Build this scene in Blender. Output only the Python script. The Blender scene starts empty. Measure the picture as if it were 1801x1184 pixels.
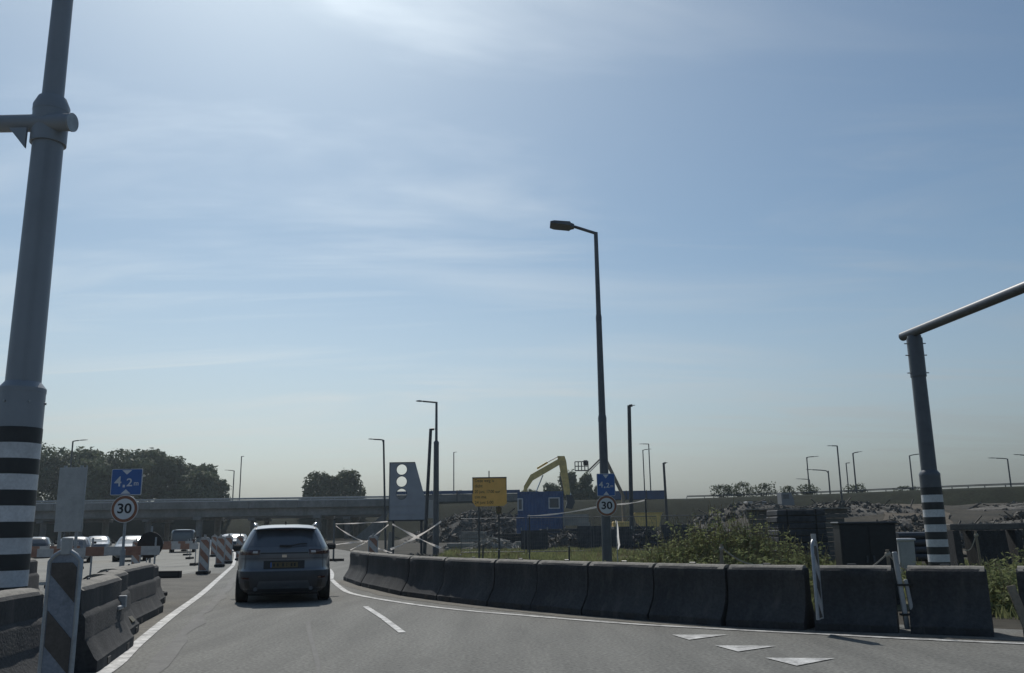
import bpy, bmesh, math, random
from mathutils import Vector, Matrix, noise

S = bpy.context.scene
COL = S.collection
R = math.radians
random.seed(7)

# ------------------------------------------------------------------ camera
PITCH, ROLL = R(12.2), R(0.8)
cam_data = bpy.data.cameras.new('camera')
cam = bpy.data.objects.new('camera', cam_data)
COL.objects.link(cam)
cam_data.sensor_width = 36.0
cam_data.lens = 36.0 * 1566.0 / 1801.0
cam_data.clip_start = 0.05
cam_data.clip_end = 6000
_f = Vector((0, math.cos(PITCH), math.sin(PITCH)))
_u0 = Vector((0, -math.sin(PITCH), math.cos(PITCH)))
_r = Vector((1, 0, 0)) * math.cos(ROLL) - _u0 * math.sin(ROLL)
_u = Vector((1, 0, 0)) * math.sin(ROLL) + _u0 * math.cos(ROLL)
cam.matrix_world = Matrix(((_r.x, _u.x, -_f.x, 0), (_r.y, _u.y, -_f.y, 0), (_r.z, _u.z, -_f.z, 1.42), (0, 0, 0, 1)))
S.camera = cam

# ------------------------------------------------------------------ sky
SUN_AZ, SUN_EL = -17.0, 48.0
world = bpy.data.worlds.new('World')
S.world = world
world.use_nodes = True
wn, wl = world.node_tree.nodes, world.node_tree.links
bg = wn['Background']
bg.inputs[1].default_value = 0.075
sky = wn.new('ShaderNodeTexSky')
sky.sky_type = 'NISHITA'
sky.sun_disc = False
sky.sun_elevation = R(SUN_EL)
sky.sun_rotation = R(SUN_AZ)
sky.altitude = 0
sky.air_density = 1.0
sky.dust_density = 0.9
sky.ozone_density = 2.0
tc = wn.new('ShaderNodeTexCoord')
sep = wn.new('ShaderNodeSeparateXYZ')
wl.new(tc.outputs['Generated'], sep.inputs[0])
def wmath(op, a, b=None):
    n = wn.new('ShaderNodeMath'); n.operation = op
    for i, v in enumerate((a, b)):
        if v is None: continue
        if isinstance(v, (int, float)): n.inputs[i].default_value = v
        else: wl.new(v, n.inputs[i])
    return n.outputs[0]
zc = wmath('MAXIMUM', wmath('ADD', sep.outputs[2], 0.09), 0.02)
cmb = wn.new('ShaderNodeCombineXYZ')
wl.new(wmath('DIVIDE', sep.outputs[0], zc), cmb.inputs[0])
wl.new(wmath('DIVIDE', sep.outputs[1], zc), cmb.inputs[1])
def cloud_layer(rot, scale, detail, rough, dist, lo, hi):
    mp = wn.new('ShaderNodeMapping')
    mp.inputs['Rotation'].default_value = (0, 0, R(rot))
    mp.inputs['Scale'].default_value = scale
    wl.new(cmb.outputs[0], mp.inputs[0])
    nz = wn.new('ShaderNodeTexNoise')
    nz.inputs['Scale'].default_value = 1.0
    nz.inputs['Detail'].default_value = detail
    nz.inputs['Roughness'].default_value = rough
    nz.inputs['Distortion'].default_value = dist
    wl.new(mp.outputs[0], nz.inputs['Vector'])
    mr = wn.new('ShaderNodeMapRange')
    mr.interpolation_type = 'SMOOTHSTEP'
    mr.inputs['From Min'].default_value = lo
    mr.inputs['From Max'].default_value = hi
    wl.new(nz.outputs[0], mr.inputs[0])
    return mr.outputs[0]
c1 = cloud_layer(12, (0.55, 1.5, 1), 5, 0.55, 0.6, 0.47, 0.80)
c2 = cloud_layer(-8, (0.35, 2.4, 1), 6, 0.6, 0.9, 0.50, 0.78)
horizon = wn.new('ShaderNodeMapRange')      # the thin cloud sheet is looked through at a slant near the horizon
horizon.interpolation_type = 'SMOOTHSTEP'
horizon.inputs['From Min'].default_value = 0.0; horizon.inputs['From Max'].default_value = 0.33
horizon.inputs['To Min'].default_value = 1.0; horizon.inputs['To Max'].default_value = 0.0
wl.new(sep.outputs[2], horizon.inputs[0])
cm = wmath('MINIMUM', wmath('ADD', wmath('MULTIPLY', wmath('MAXIMUM', c1, wmath('MULTIPLY', c2, 0.9)), 0.58), wmath('ADD', 0.17, wmath('MULTIPLY', horizon.outputs[0], 0.85))), 1.0)
mixc = wn.new('ShaderNodeMixRGB')
sky2 = wn.new('ShaderNodeTexSky')          # sunlight scattered by thin cirrus and summer haze
sky2.sky_type = 'NISHITA'; sky2.sun_disc = False
sky2.sun_elevation = R(SUN_EL); sky2.sun_rotation = R(SUN_AZ); sky2.dust_density = 3.4; sky2.ozone_density = 2.0
tint2 = wn.new('ShaderNodeMixRGB'); tint2.blend_type = 'MULTIPLY'; tint2.inputs[0].default_value = 1.0
tint2.inputs[2].default_value = (0.905, 1.03, 1.095, 1)
hs = wn.new('ShaderNodeHueSaturation'); hs.inputs['Saturation'].default_value = 0.55
wl.new(sky2.outputs[0], hs.inputs['Color'])
wl.new(hs.outputs[0], tint2.inputs[1])
wl.new(tint2.outputs[0], mixc.inputs[2])
wl.new(cm, mixc.inputs[0])
tint = wn.new('ShaderNodeMixRGB'); tint.blend_type = 'MULTIPLY'; tint.inputs[0].default_value = 1.0
tint.inputs[2].default_value = (0.84, 1.0, 1.02, 1)
wl.new(sky.outputs[0], tint.inputs[1])
wl.new(tint.outputs[0], mixc.inputs[1])
wl.new(mixc.outputs[0], bg.inputs[0])

# ------------------------------------------------------------------ sun and exposure
sd = bpy.data.lights.new('sun', 'SUN')
sd.energy = 3.2
sd.angle = R(0.5)
sd.color = (1.0, 0.95, 0.88)
sun = bpy.data.objects.new('sun', sd)
COL.objects.link(sun)
_sv = Vector((math.sin(R(SUN_AZ)) * math.cos(R(SUN_EL)), math.cos(R(SUN_AZ)) * math.cos(R(SUN_EL)), math.sin(R(SUN_EL))))
sun.rotation_mode = 'QUATERNION'
sun.rotation_quaternion = _sv.to_track_quat('Z', 'Y')
sun.location = _sv * 80
S.view_settings.view_transform = 'Standard'
S.view_settings.look = 'None'
S.view_settings.exposure = 0.0
S.view_settings.gamma = 1.0
S.view_settings.use_curve_mapping = False
S.render.engine = 'CYCLES'
S.cycles.use_denoising = True
S.cycles.max_bounces = 6
S.cycles.diffuse_bounces = 3
S.cycles.glossy_bounces = 3
S.cycles.transparent_max_bounces = 8
S.cycles.volume_bounces = 0
S.cycles.sample_clamp_indirect = 4.0

# ------------------------------------------------------------------ materials
MATS = {}
def mat(name, col, rough=0.6, var=0.25, scale=6.0, bump=0.0, bscale=None, metal=0.0, col2=None, aniso=(1, 1, 1), rotz=0.0,
        detail=5, coat=0.0, fine=0.0, fscale=60.0, transl=0.0, spec=0.5, trans=0.0, streak=None):
    if name in MATS: return MATS[name]
    m = bpy.data.materials.new(name)
    m.use_nodes = True
    n, l = m.node_tree.nodes, m.node_tree.links
    p = n['Principled BSDF']
    p.inputs['Roughness'].default_value = rough
    p.inputs['Metallic'].default_value = metal
    p.inputs['Specular IOR Level'].default_value = spec
    if coat: p.inputs['Coat Weight'].default_value = coat; p.inputs['Coat Roughness'].default_value = 0.08
    if trans: p.inputs['Transmission Weight'].default_value = trans
    t = n.new('ShaderNodeTexCoord')
    mp = n.new('ShaderNodeMapping')
    mp.inputs['Scale'].default_value = aniso
    mp.inputs['Rotation'].default_value = (0, 0, rotz)
    l.new(t.outputs['Object'], mp.inputs[0])
    nz = n.new('ShaderNodeTexNoise')
    nz.inputs['Scale'].default_value = scale
    nz.inputs['Detail'].default_value = detail
    nz.inputs['Roughness'].default_value = 0.6
    l.new(mp.outputs[0], nz.inputs['Vector'])
    c = Vector(col)
    a = col2 if col2 is not None else tuple(c * (1 - var))
    b = col if col2 is not None else tuple(c * (1 + var))
    mr = n.new('ShaderNodeMapRange')
    mr.inputs['From Min'].default_value = 0.32
    mr.inputs['From Max'].default_value = 0.68
    l.new(nz.outputs[0], mr.inputs[0])
    mx = n.new('ShaderNodeMixRGB')
    mx.inputs[1].default_value = (*a, 1)
    mx.inputs[2].default_value = (*b, 1)
    l.new(mr.outputs[0], mx.inputs[0])
    out = mx.outputs[0]
    if fine:
        n2 = n.new('ShaderNodeTexNoise')
        n2.inputs['Scale'].default_value = fscale
        n2.inputs['Detail'].default_value = 3
        l.new(t.outputs['Object'], n2.inputs['Vector'])
        m2 = n.new('ShaderNodeMapRange')
        m2.inputs['From Min'].default_value = 0.3
        m2.inputs['From Max'].default_value = 0.7
        m2.inputs['To Min'].default_value = 1 - fine
        m2.inputs['To Max'].default_value = 1 + fine
        l.new(n2.outputs[0], m2.inputs[0])
        vm = n.new('ShaderNodeVectorMath'); vm.operation = 'SCALE'
        l.new(out, vm.inputs[0]); l.new(m2.outputs[0], vm.inputs['Scale'])
        out = vm.outputs[0]
    if streak:
        sc_, cs_ = streak
        mp3 = n.new('ShaderNodeMapping'); mp3.inputs['Scale'].default_value = sc_
        geo = n.new('ShaderNodeNewGeometry')
        l.new(geo.outputs['Position'], mp3.inputs[0])
        n3 = n.new('ShaderNodeTexNoise'); n3.inputs['Scale'].default_value = 1.0; n3.inputs['Detail'].default_value = 6; n3.inputs['Roughness'].default_value = 0.7
        l.new(mp3.outputs[0], n3.inputs['Vector'])
        m3 = n.new('ShaderNodeMapRange'); m3.inputs['From Min'].default_value = 0.54; m3.inputs['From Max'].default_value = 0.74; m3.inputs['To Max'].default_value = 0.75
        l.new(n3.outputs[0], m3.inputs[0])
        x3 = n.new('ShaderNodeMixRGB'); x3.inputs[2].default_value = (*cs_, 1)
        l.new(m3.outputs[0], x3.inputs[0]); l.new(out, x3.inputs[1])
        out = x3.outputs[0]
    l.new(out, p.inputs['Base Color'])
    if bump:
        nb = n.new('ShaderNodeTexNoise')
        nb.inputs['Scale'].default_value = bscale or scale * 5
        nb.inputs['Detail'].default_value = 4
        l.new(t.outputs['Object'], nb.inputs['Vector'])
        bp = n.new('ShaderNodeBump')
        bp.inputs['Strength'].default_value = bump
        bp.inputs['Distance'].default_value = 0.02
        l.new(nb.outputs[0], bp.inputs['Height'])
        l.new(bp.outputs[0], p.inputs['Normal'])
    if transl:
        tr = n.new('ShaderNodeBsdfTranslucent')
        l.new(out, tr.inputs[0])
        ms = n.new('ShaderNodeMixShader')
        ms.inputs[0].default_value = transl
        l.new(p.outputs[0], ms.inputs[1]); l.new(tr.outputs[0], ms.inputs[2])
        l.new(ms.outputs[0], n['Material Output'].inputs[0])
    MATS[name] = m
    return m

RD = R(14)
M_ASPH = mat('asphalt', (0.178, 0.178, 0.163), 0.86, scale=0.5, col2=(0.118, 0.119, 0.110), aniso=(3.2, 0.35, 1), rotz=RD, bump=0.35, bscale=120, fine=0.34, fscale=24, spec=0.3, detail=10, streak=((1.6, 0.35, 1), (0.112, 0.111, 0.104)))
M_VERGE = mat('dusty_asphalt', (0.170, 0.162, 0.142), 0.95, scale=0.9, col2=(0.105, 0.102, 0.092), bump=0.4, bscale=90, fine=0.25, fscale=30, spec=0.2, detail=8)
M_PAINT = mat('road_paint', (0.62, 0.62, 0.60), 0.7, scale=5, col2=(0.20, 0.20, 0.195), detail=8, fine=0.15, fscale=40)
M_EARTH = mat('earth', (0.066, 0.059, 0.047), 0.95, scale=0.25, col2=(0.030, 0.030, 0.025), bump=0.6, bscale=3, fine=0.3, fscale=2.5, spec=0.15, detail=9)
M_SAND = mat('sand', (0.125, 0.106, 0.082), 0.95, scale=0.8, col2=(0.072, 0.063, 0.050), bump=0.5, bscale=6, fine=0.15, fscale=6, spec=0.15, detail=8)
M_DIKE = mat('dike_grass', (0.021, 0.026, 0.016), 0.95, scale=0.35, col2=(0.011, 0.014, 0.0095), bump=0.8, bscale=5, fine=0.35, fscale=3, spec=0.1, detail=9)
M_CONC = mat('concrete', (0.062, 0.064, 0.066), 0.9, scale=1.6, col2=(0.036, 0.038, 0.041), bump=0.5, bscale=35, fine=0.18, fscale=25, aniso=(1.5, 1.5, 0.6), spec=0.25, detail=9, streak=((3.5, 3.5, 0.9), (0.105, 0.102, 0.095)))
M_CONC_L = mat('pale_concrete', (0.36, 0.35, 0.32), 0.9, scale=1.2, col2=(0.22, 0.215, 0.20), bump=0.4, bscale=20, fine=0.12, fscale=14, spec=0.25, detail=9)
M_CONC_D = mat('viaduct_concrete', (0.25, 0.248, 0.24), 0.9, scale=0.25, col2=(0.165, 0.165, 0.16), aniso=(1, 1, 0.4), fine=0.12, fscale=2, spec=0.2, detail=9, streak=((0.6, 0.6, 0.12), (0.13, 0.13, 0.125)))
M_GALV = mat('galvanised_steel', (0.32, 0.34, 0.36), 0.5, scale=7, var=0.15, metal=0.55, fine=0.08)
M_POLE = mat('grey_painted_steel', (0.10, 0.11, 0.125), 0.42, scale=4, var=0.12, metal=0.2, fine=0.06)
M_POLE_D = mat('dark_painted_steel', (0.055, 0.062, 0.070), 0.45, scale=4, var=0.15, metal=0.2)
M_BLACK = mat('black_paint', (0.022, 0.024, 0.026), 0.5, scale=5, var=0.2)
M_WHITE = mat('white_paint', (0.55, 0.565, 0.585), 0.5, scale=3, var=0.16, fine=0.10, fscale=30)
M_RUBBER = mat('black_rubber', (0.018, 0.018, 0.018), 0.85, scale=8, var=0.3, fine=0.2)
M_RED = mat('red_sheeting', (0.26, 0.14, 0.10), 0.5, scale=9, var=0.2, fine=0.12)
M_BWHITE = mat('grey_white_sheeting', (0.42, 0.42, 0.42), 0.5, scale=9, var=0.14, fine=0.12)
M_SIGNBLUE = mat('sign_blue', (0.045, 0.125, 0.36), 0.45, scale=4, var=0.1)
M_SIGNWHITE = mat('sign_white', (0.62, 0.64, 0.66), 0.5, scale=4, var=0.05)
M_SIGNRED = mat('sign_red', (0.24, 0.10, 0.055), 0.5, scale=4, var=0.1)
M_SIGNBLACK = mat('sign_black', (0.012, 0.013, 0.015), 0.5, var=0.1)
M_ORANGE = mat('sign_orange', (0.84, 0.48, 0.13), 0.55, scale=3, var=0.07)
M_ALU = mat('aluminium_back', (0.36, 0.37, 0.375), 0.5, scale=3, var=0.12, metal=0.3, fine=0.06, fscale=20)
M_PLATE = mat('grey_plate', (0.30, 0.33, 0.38), 0.5, scale=1.5, var=0.1)
M_CBLUE = mat('container_blue', (0.042, 0.098, 0.235), 0.5, scale=1.2, var=0.2, fine=0.08, fscale=6)
M_SCREEN = mat('screen_blue', (0.030, 0.075, 0.18), 0.5, scale=0.5, var=0.2)
M_YELLOW = mat('machine_yellow', (0.70, 0.50, 0.17), 0.5, scale=2, var=0.2, fine=0.1, fscale=5)
M_GLASS = mat('dark_glass', (0.075, 0.085, 0.098), 0.10, var=0.05, spec=0.7, coat=0.3)
M_CARPAINT = mat('silver_paint', (0.125, 0.137, 0.155), 0.35, scale=3, var=0.03, metal=0.1, coat=0.7)
M_CARWHITE = mat('white_car_paint', (0.70, 0.71, 0.72), 0.3, scale=3, var=0.03, coat=0.6)
M_CARDARK = mat('dark_car_paint', (0.05, 0.055, 0.065), 0.3, scale=3, var=0.05, coat=0.7)
M_PLASTIC = mat('black_plastic', (0.018, 0.019, 0.021), 0.55, scale=9, var=0.2)
M_CHROME = mat('chrome', (0.6, 0.6, 0.6), 0.15, var=0.03, metal=1.0)
M_TAIL = mat('tail_lamp_red', (0.05, 0.010, 0.010), 0.12, var=0.1, coat=0.8)
M_LAMPCLEAR = mat('lamp_clear', (0.55, 0.52, 0.50), 0.1, var=0.05, coat=0.8)
M_NPLATE = mat('yellow_plate', (0.10, 0.078, 0.034), 0.5, scale=12, var=0.1)
M_BARK = mat('bark', (0.075, 0.062, 0.05), 0.95, scale=5, var=0.35, bump=0.6)
M_LEAF = mat('tree_leaves', (0.13, 0.155, 0.085), 0.7, scale=0.35, col2=(0.07, 0.088, 0.05), transl=0.25, spec=0.2)
M_LEAF2 = mat('shrub_leaves', (0.115, 0.135, 0.070), 0.7, scale=0.6, col2=(0.060, 0.074, 0.040), transl=0.3, spec=0.2)
M_WEED = mat('weed_leaves', (0.30, 0.325, 0.155), 0.65, scale=1.8, col2=(0.15, 0.18, 0.085), transl=0.4, spec=0.25)
M_DRY = mat('dry_stalks', (0.26, 0.22, 0.13), 0.8, scale=4, var=0.25, transl=0.3)
M_GRASS = mat('grass_blades', (0.29, 0.31, 0.15), 0.7, scale=0.7, col2=(0.17, 0.19, 0.09), transl=0.4, spec=0.2)
M_WOOD = mat('weathered_wood', (0.24, 0.20, 0.15), 0.85, scale=4, var=0.3, aniso=(1, 1, 0.2), fine=0.15, fscale=30)
M_TIMBER = mat('grey_timber', (0.12, 0.115, 0.105), 0.85, scale=3, var=0.35, aniso=(0.3, 1, 1), fine=0.15, fscale=20)
M_TAPE = mat('barrier_tape', (0.82, 0.80, 0.78), 0.5, scale=9, var=0.08, transl=0.7)
M_NET = mat('dark_site_cloth', (0.050, 0.056, 0.066), 0.85, scale=1.5, var=0.35, fine=0.2, fscale=6)
M_RUBBLE = mat('rubble_concrete', (0.15, 0.14, 0.122), 0.95, scale=0.9, col2=(0.042, 0.040, 0.035), bump=0.5, bscale=12, fine=0.3, fscale=5, detail=9)
M_TOPLIT = mat('sunlit_tone_concrete', (0.27, 0.255, 0.225), 0.95, scale=3, col2=(0.13, 0.125, 0.112), bump=0.4, bscale=30, fine=0.2, fscale=25, detail=9)  # paler concrete: sunlight on the barrier tops put into the colour
M_GREY_VAN = mat('grey_car_paint', (0.19, 0.20, 0.215), 0.35, scale=3, var=0.04, coat=0.5)
M_FIELD = mat('field_soil_grass', (0.085, 0.090, 0.045), 0.95, scale=1.4, col2=(0.115, 0.100, 0.065), bump=0.5, bscale=8, fine=0.3, fscale=7, spec=0.1, detail=9)
M_POLE_VEIL = mat('veiled_painted_steel', (0.235, 0.26, 0.29), 0.45, scale=1.2, var=0.07, metal=0.1, fine=0.015, fscale=20)  # lighter copy of the pole steel, windscreen veil put into the colour
M_BUMPER = mat('grey_bumper_plastic', (0.040, 0.044, 0.051), 0.55, scale=9, var=0.12)
M_GRIT = mat('road_grit', (0.19, 0.175, 0.145), 0.95, scale=6, col2=(0.10, 0.097, 0.086), bump=0.4, bscale=60, fine=0.3, fscale=50, detail=8)
M_PATCH = mat('asphalt_repair', (0.165, 0.164, 0.152), 0.9, scale=4, col2=(0.12, 0.12, 0.112), fine=0.25, fscale=35, detail=8)
M_SIDE = mat('pale_worn_asphalt', (0.255, 0.252, 0.225), 0.88, scale=0.4, col2=(0.185, 0.184, 0.168), aniso=(2.5, 0.4, 1), rotz=RD, fine=0.2, fscale=18, spec=0.3, detail=9)
M_DARKRED = mat('dark_red_sheeting', (0.075, 0.065, 0.058), 0.6, scale=7, var=0.25, fine=0.15)  # darker than the red sheeting on the other beacons
M_DARKWHITE = mat('dark_white_sheeting', (0.20, 0.225, 0.27), 0.6, scale=7, var=0.2, fine=0.15)  # darker and bluer than the ordinary white beacon sheeting
M_BITUMEN = mat('bitumen_seam', (0.140, 0.139, 0.130), 0.85, scale=2.5, col2=(0.098, 0.098, 0.093), fine=0.2, fscale=30, detail=8)
M_ROPE = mat('rope', (0.36, 0.33, 0.27), 0.9, var=0.2)

# ------------------------------------------------------------------ mesh builder
class MB:
    def __init__(self): self.v, self.f = [], []
    def add(self, vs, fs):
        o = len(self.v)
        self.v += [tuple(p) for p in vs]
        self.f += [tuple(i + o for i in q) for q in fs]
        return self
    def box(self, c, s, rz=0.0, ch=0.0, rot=None):
        x, y, z = s[0] / 2, s[1] / 2, s[2] / 2
        m = rot if rot is not None else Matrix.Rotation(rz, 3, 'Z')
        if ch <= 0:
            vs = [Vector((a * x, b * y, d * z)) for a in (-1, 1) for b in (-1, 1) for d in (-1, 1)]
            fs = [(0, 1, 3, 2), (4, 6, 7, 5), (0, 4, 5, 1), (2, 3, 7, 6), (0, 2, 6, 4), (1, 5, 7, 3)]
            return self.add([m @ p + Vector(c) for p in vs], fs)
        bm = bmesh.new()
        bmesh.ops.create_cube(bm, size=1.0)
        for v in bm.verts: v.co = Vector((v.co.x * s[0], v.co.y * s[1], v.co.z * s[2]))
        bmesh.ops.bevel(bm, geom=list(bm.edges), offset=ch, segments=1, affect='EDGES', profile=0.5)
        bm.verts.index_update()
        vs = [m @ v.co + Vector(c) for v in bm.verts]
        fs = [[v.index for v in f.verts] for f in bm.faces]
        bm.free()
        return self.add(vs, fs)
    def tube(self, pts, rad, n=10, cap=True):
        pts = [Vector(p) for p in pts]
        if not isinstance(rad, (list, tuple)): rad = [rad] * len(pts)
        vs, fs = [], []
        ref = None
        for i, p in enumerate(pts):
            t = (pts[min(i + 1, len(pts) - 1)] - pts[max(i - 1, 0)])
            if t.length < 1e-9: t = Vector((0, 0, 1))
            t.normalize()
            if ref is None or abs(ref.dot(t)) > 0.95:
                ref = Vector((1, 0, 0)) if abs(t.x) < 0.9 else Vector((0, 1, 0))
            a = (ref - t * ref.dot(t)).normalized()
            b = t.cross(a)
            ref = a
            for k in range(n):
                w = 2 * math.pi * k / n
                vs.append(p + (a * math.cos(w) + b * math.sin(w)) * rad[i])
        for i in range(len(pts) - 1):
            for k in range(n):
                k2 = (k + 1) % n
                fs.append((i * n + k, i * n + k2, (i + 1) * n + k2, (i + 1) * n + k))
        if cap:
            fs.append(tuple(range(n - 1, -1, -1)))
            fs.append(tuple((len(pts) - 1) * n + k for k in range(n)))
        return self.add(vs, fs)
    def prism(self, poly, y0, y1, holes=None):
        """polygon in x,z extruded along y"""
        n = len(poly)
        vs = [(x, y0, z) for x, z in poly] + [(x, y1, z) for x, z in poly]
        fs = [tuple(range(n)), tuple(range(2 * n - 1, n - 1, -1))]
        fs += [(i, i + n, (i + 1) % n + n, (i + 1) % n) for i in range(n)]
        return self.add(vs, fs)
    def loft(self, secs, cap=True, closed=True):
        n = len(secs[0])
        vs = [p for s in secs for p in s]
        fs = []
        for i in range(len(secs) - 1):
            for k in range(n if closed else n - 1):
                k2 = (k + 1) % n
                fs.append((i * n + k, i * n + k2, (i + 1) * n + k2, (i + 1) * n + k))
        if cap:
            fs.append(tuple(range(n - 1, -1, -1)))
            fs.append(tuple((len(secs) - 1) * n + k for k in range(n)))
        return self.add(vs, fs)
    def strip(self, a, b):
        n = len(a)
        return self.add(list(a) + list(b), [(i, i + 1, n + i + 1, n + i) for i in range(n - 1)])
    def mesh(self, name, m, smooth=False, fix=True):
        me = bpy.data.meshes.new(name)
        me.from_pydata(self.v, [], self.f)
        if fix:
            bm = bmesh.new(); bm.from_mesh(me)
            bmesh.ops.recalc_face_normals(bm, faces=bm.faces)
            bm.to_mesh(me); bm.free()
        me.materials.append(m)
        if smooth:
            me.polygons.foreach_set('use_smooth', [True] * len(me.polygons))
            try: me.set_sharp_from_angle(angle=R(38))
            except Exception: pass
        me.update()
        return me
    def build(self, name, m, parent=None, loc=(0, 0, 0), rz=0.0, smooth=False, fix=True):
        o = bpy.data.objects.new(name, self.mesh(name, m, smooth, fix))
        COL.objects.link(o)
        o.location = loc
        o.rotation_euler = (0, 0, rz)
        if parent: o.parent = parent
        return o

def tag(o, label, cat, group=None):
    o['label'] = label; o['category'] = cat
    if group: o['group'] = group
    return o
def thing(name, label, cat, loc=(0, 0, 0), rz=0.0, group=None):
    o = bpy.data.objects.new(name, None)
    o.empty_display_size = 0.2
    COL.objects.link(o)
    o.location = loc; o.rotation_euler = (0, 0, rz)
    return tag(o, label, cat, group)
def struct(o): o['kind'] = 'structure'; return o
def stuff(o): o['kind'] = 'stuff'; return o
def copy_tree(o, parent=None):
    c = o.copy(); COL.objects.link(c)
    if parent: c.parent = parent
    for ch in list(o.children): copy_tree(ch, c)
    return c
def disc(r, n=32, cx=0.0, cz=0.0): return [(cx + r * math.cos(2 * math.pi * k / n), cz + r * math.sin(2 * math.pi * k / n)) for k in range(n)]
def ring(mb, r0, r1, y, n=40, cx=0.0, cz=0.0):
    vs, fs = [], []
    for k in range(n):
        w = 2 * math.pi * k / n
        vs += [(cx + r0 * math.cos(w), y, cz + r0 * math.sin(w)), (cx + r1 * math.cos(w), y, cz + r1 * math.sin(w))]
    for k in range(n):
        a, b = 2 * k, 2 * ((k + 1) % n)
        fs.append((a, a + 1, b + 1, b))
    mb.add(vs, fs)
def rrect(x0, z0, x1, z1, r, n=5):
    pts = []
    for cx, cz, a0 in ((x1 - r, z1 - r, 0), (x0 + r, z1 - r, 90), (x0 + r, z0 + r, 180), (x1 - r, z0 + r, 270)):
        for k in range(n + 1):
            a = R(a0 + 90 * k / n)
            pts.append((cx + r * math.cos(a), cz + r * math.sin(a)))
    return pts
def clip(poly, nx, nz, d):
    """keep nx*x + nz*z <= d"""
    out = []
    for i in range(len(poly)):
        a, b = poly[i], poly[(i + 1) % len(poly)]
        da, db = nx * a[0] + nz * a[1] - d, nx * b[0] + nz * b[1] - d
        if da <= 0: out.append(a)
        if (da < 0) != (db < 0) and abs(da - db) > 1e-12:
            t = da / (da - db)
            out.append((a[0] + (b[0] - a[0]) * t, a[1] + (b[1] - a[1]) * t))
    return out
def text_part(name, body, size, m, parent, loc, align='CENTER', xs=1.0, thick=0.001, bold=0.0):
    cu = bpy.data.curves.new(name, 'FONT')
    cu.body = body; cu.size = size; cu.align_x = align; cu.align_y = 'CENTER'; cu.extrude = thick; cu.offset = bold
    t = bpy.data.objects.new('lettering_source', cu)
    COL.objects.link(t)
    dg = bpy.context.evaluated_depsgraph_get()
    me = bpy.data.meshes.new_from_object(t.evaluated_get(dg))
    bpy.data.objects.remove(t)
    me.name = name
    me.materials.clear(); me.materials.append(m)
    o = bpy.data.objects.new(name, me)
    COL.objects.link(o)
    o.rotation_euler = (R(90), 0, 0); o.location = loc; o.scale = (xs, 1, 1); o.parent = parent
    return o
def lerp(a, b, t): return a + (b - a) * t
def interp(pts, x):
    if x <= pts[0][0]: return pts[0][1]
    for (a, va), (b, vb) in zip(pts, pts[1:]):
        if x <= b: return lerp(va, vb, (x - a) / (b - a))
    return pts[-1][1]
def sstep(a, b, x):
    t = max(0, min(1, (x - a) / (b - a)))
    return t * t * (3 - 2 * t)

# ------------------------------------------------------------------ terrain
def ground_z(x, y):
    h = 3.3 * sstep(52, 100, y) * sstep(10, 34, x)
    if y > 30 and x > 6:
        h += 0.35 * noise.noise(Vector((x * 0.16, y * 0.13, 3.1))) * sstep(30, 55, y) * sstep(6, 14, x)
        h += 0.12 * noise.noise(Vector((x * 0.6, y * 0.5, 1.7))) * sstep(30, 55, y) * sstep(6, 14, x)
    if y > 108: h *= 1 - sstep(112, 150, y)
    return h
xs = [-1500, -800, -400, -200, -120, -80, -60, -45, -30, -20, -10, 0, 4] + [6 + 2.0 * i for i in range(50)] + [115, 140, 200, 400, 800, 1500]
ys = [-120, -40, 0, 10, 20, 28] + [30 + 2.0 * i for i in range(45)] + [124, 132, 142, 155, 200, 320, 600, 1200, 2600]
mb = MB()
mb.v = [(x, y, ground_z(x, y)) for y in ys for x in xs]
nx = len(xs)
mb.f = [(j * nx + i, j * nx + i + 1, (j + 1) * nx + i + 1, (j + 1) * nx + i) for j in range(len(ys) - 1) for i in range(nx - 1)]
struct(mb.build('ground', M_EARTH, smooth=True))

LEFT_LINE = [(-10, -2.3), (3, -3.2), (9.87, -4.32), (12.23, -4.97), (16.25, -6.04), (22.1, -7.51), (28.6, -9.25), (40.7, -12.5), (70, -21.5), (118, -37), (165, -52), (240, -76)]
RIGHT_EDGE = [(-20, 30), (6, 12.5), (10.5, 9.6), (12.6, 6.9), (14.2, 4.2), (16.2, 2.2), (18.6, 0.3), (22, -1.9), (27, -3.9), (32, -5.0), (40, -4.6), (50, -7.5), (70, -13), (118, -28), (165, -43), (240, -66)]
yy = [-20 + 2.0 * i for i in range(131)]
mb = MB()
mb.strip([(-60 - 0.25 * max(0, y - 60), y, 0.004) for y in yy], [(interp(RIGHT_EDGE, y), y, 0.004) for y in yy])
struct(mb.build('road', M_ASPH))
mb = MB()
yb = [30 + 2.0 * i for i in range(40)]
mb.strip([(-58, y, 0.0065) for y in yb], [(interp(LEFT_LINE, y) - 0.5 - 1.4 * max(0, (40 - y) / 10) + 0.3 * noise.noise(Vector((y * .4, 4, 0))), y, 0.0065) for y in yb])
struct(mb.build('side_road', M_SIDE))
mb = MB()
ya = [-10 + 1.0 * i for i in range(44)]
mb.strip([(interp(LEFT_LINE, y) - 2.3 - 0.25 * noise.noise(Vector((y * .4, 0, 0))), y, 0.008) for y in ya], [(interp(LEFT_LINE, y) - 0.1, y, 0.008) for y in ya])
struct(mb.build('road_verge', M_VERGE))

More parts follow.
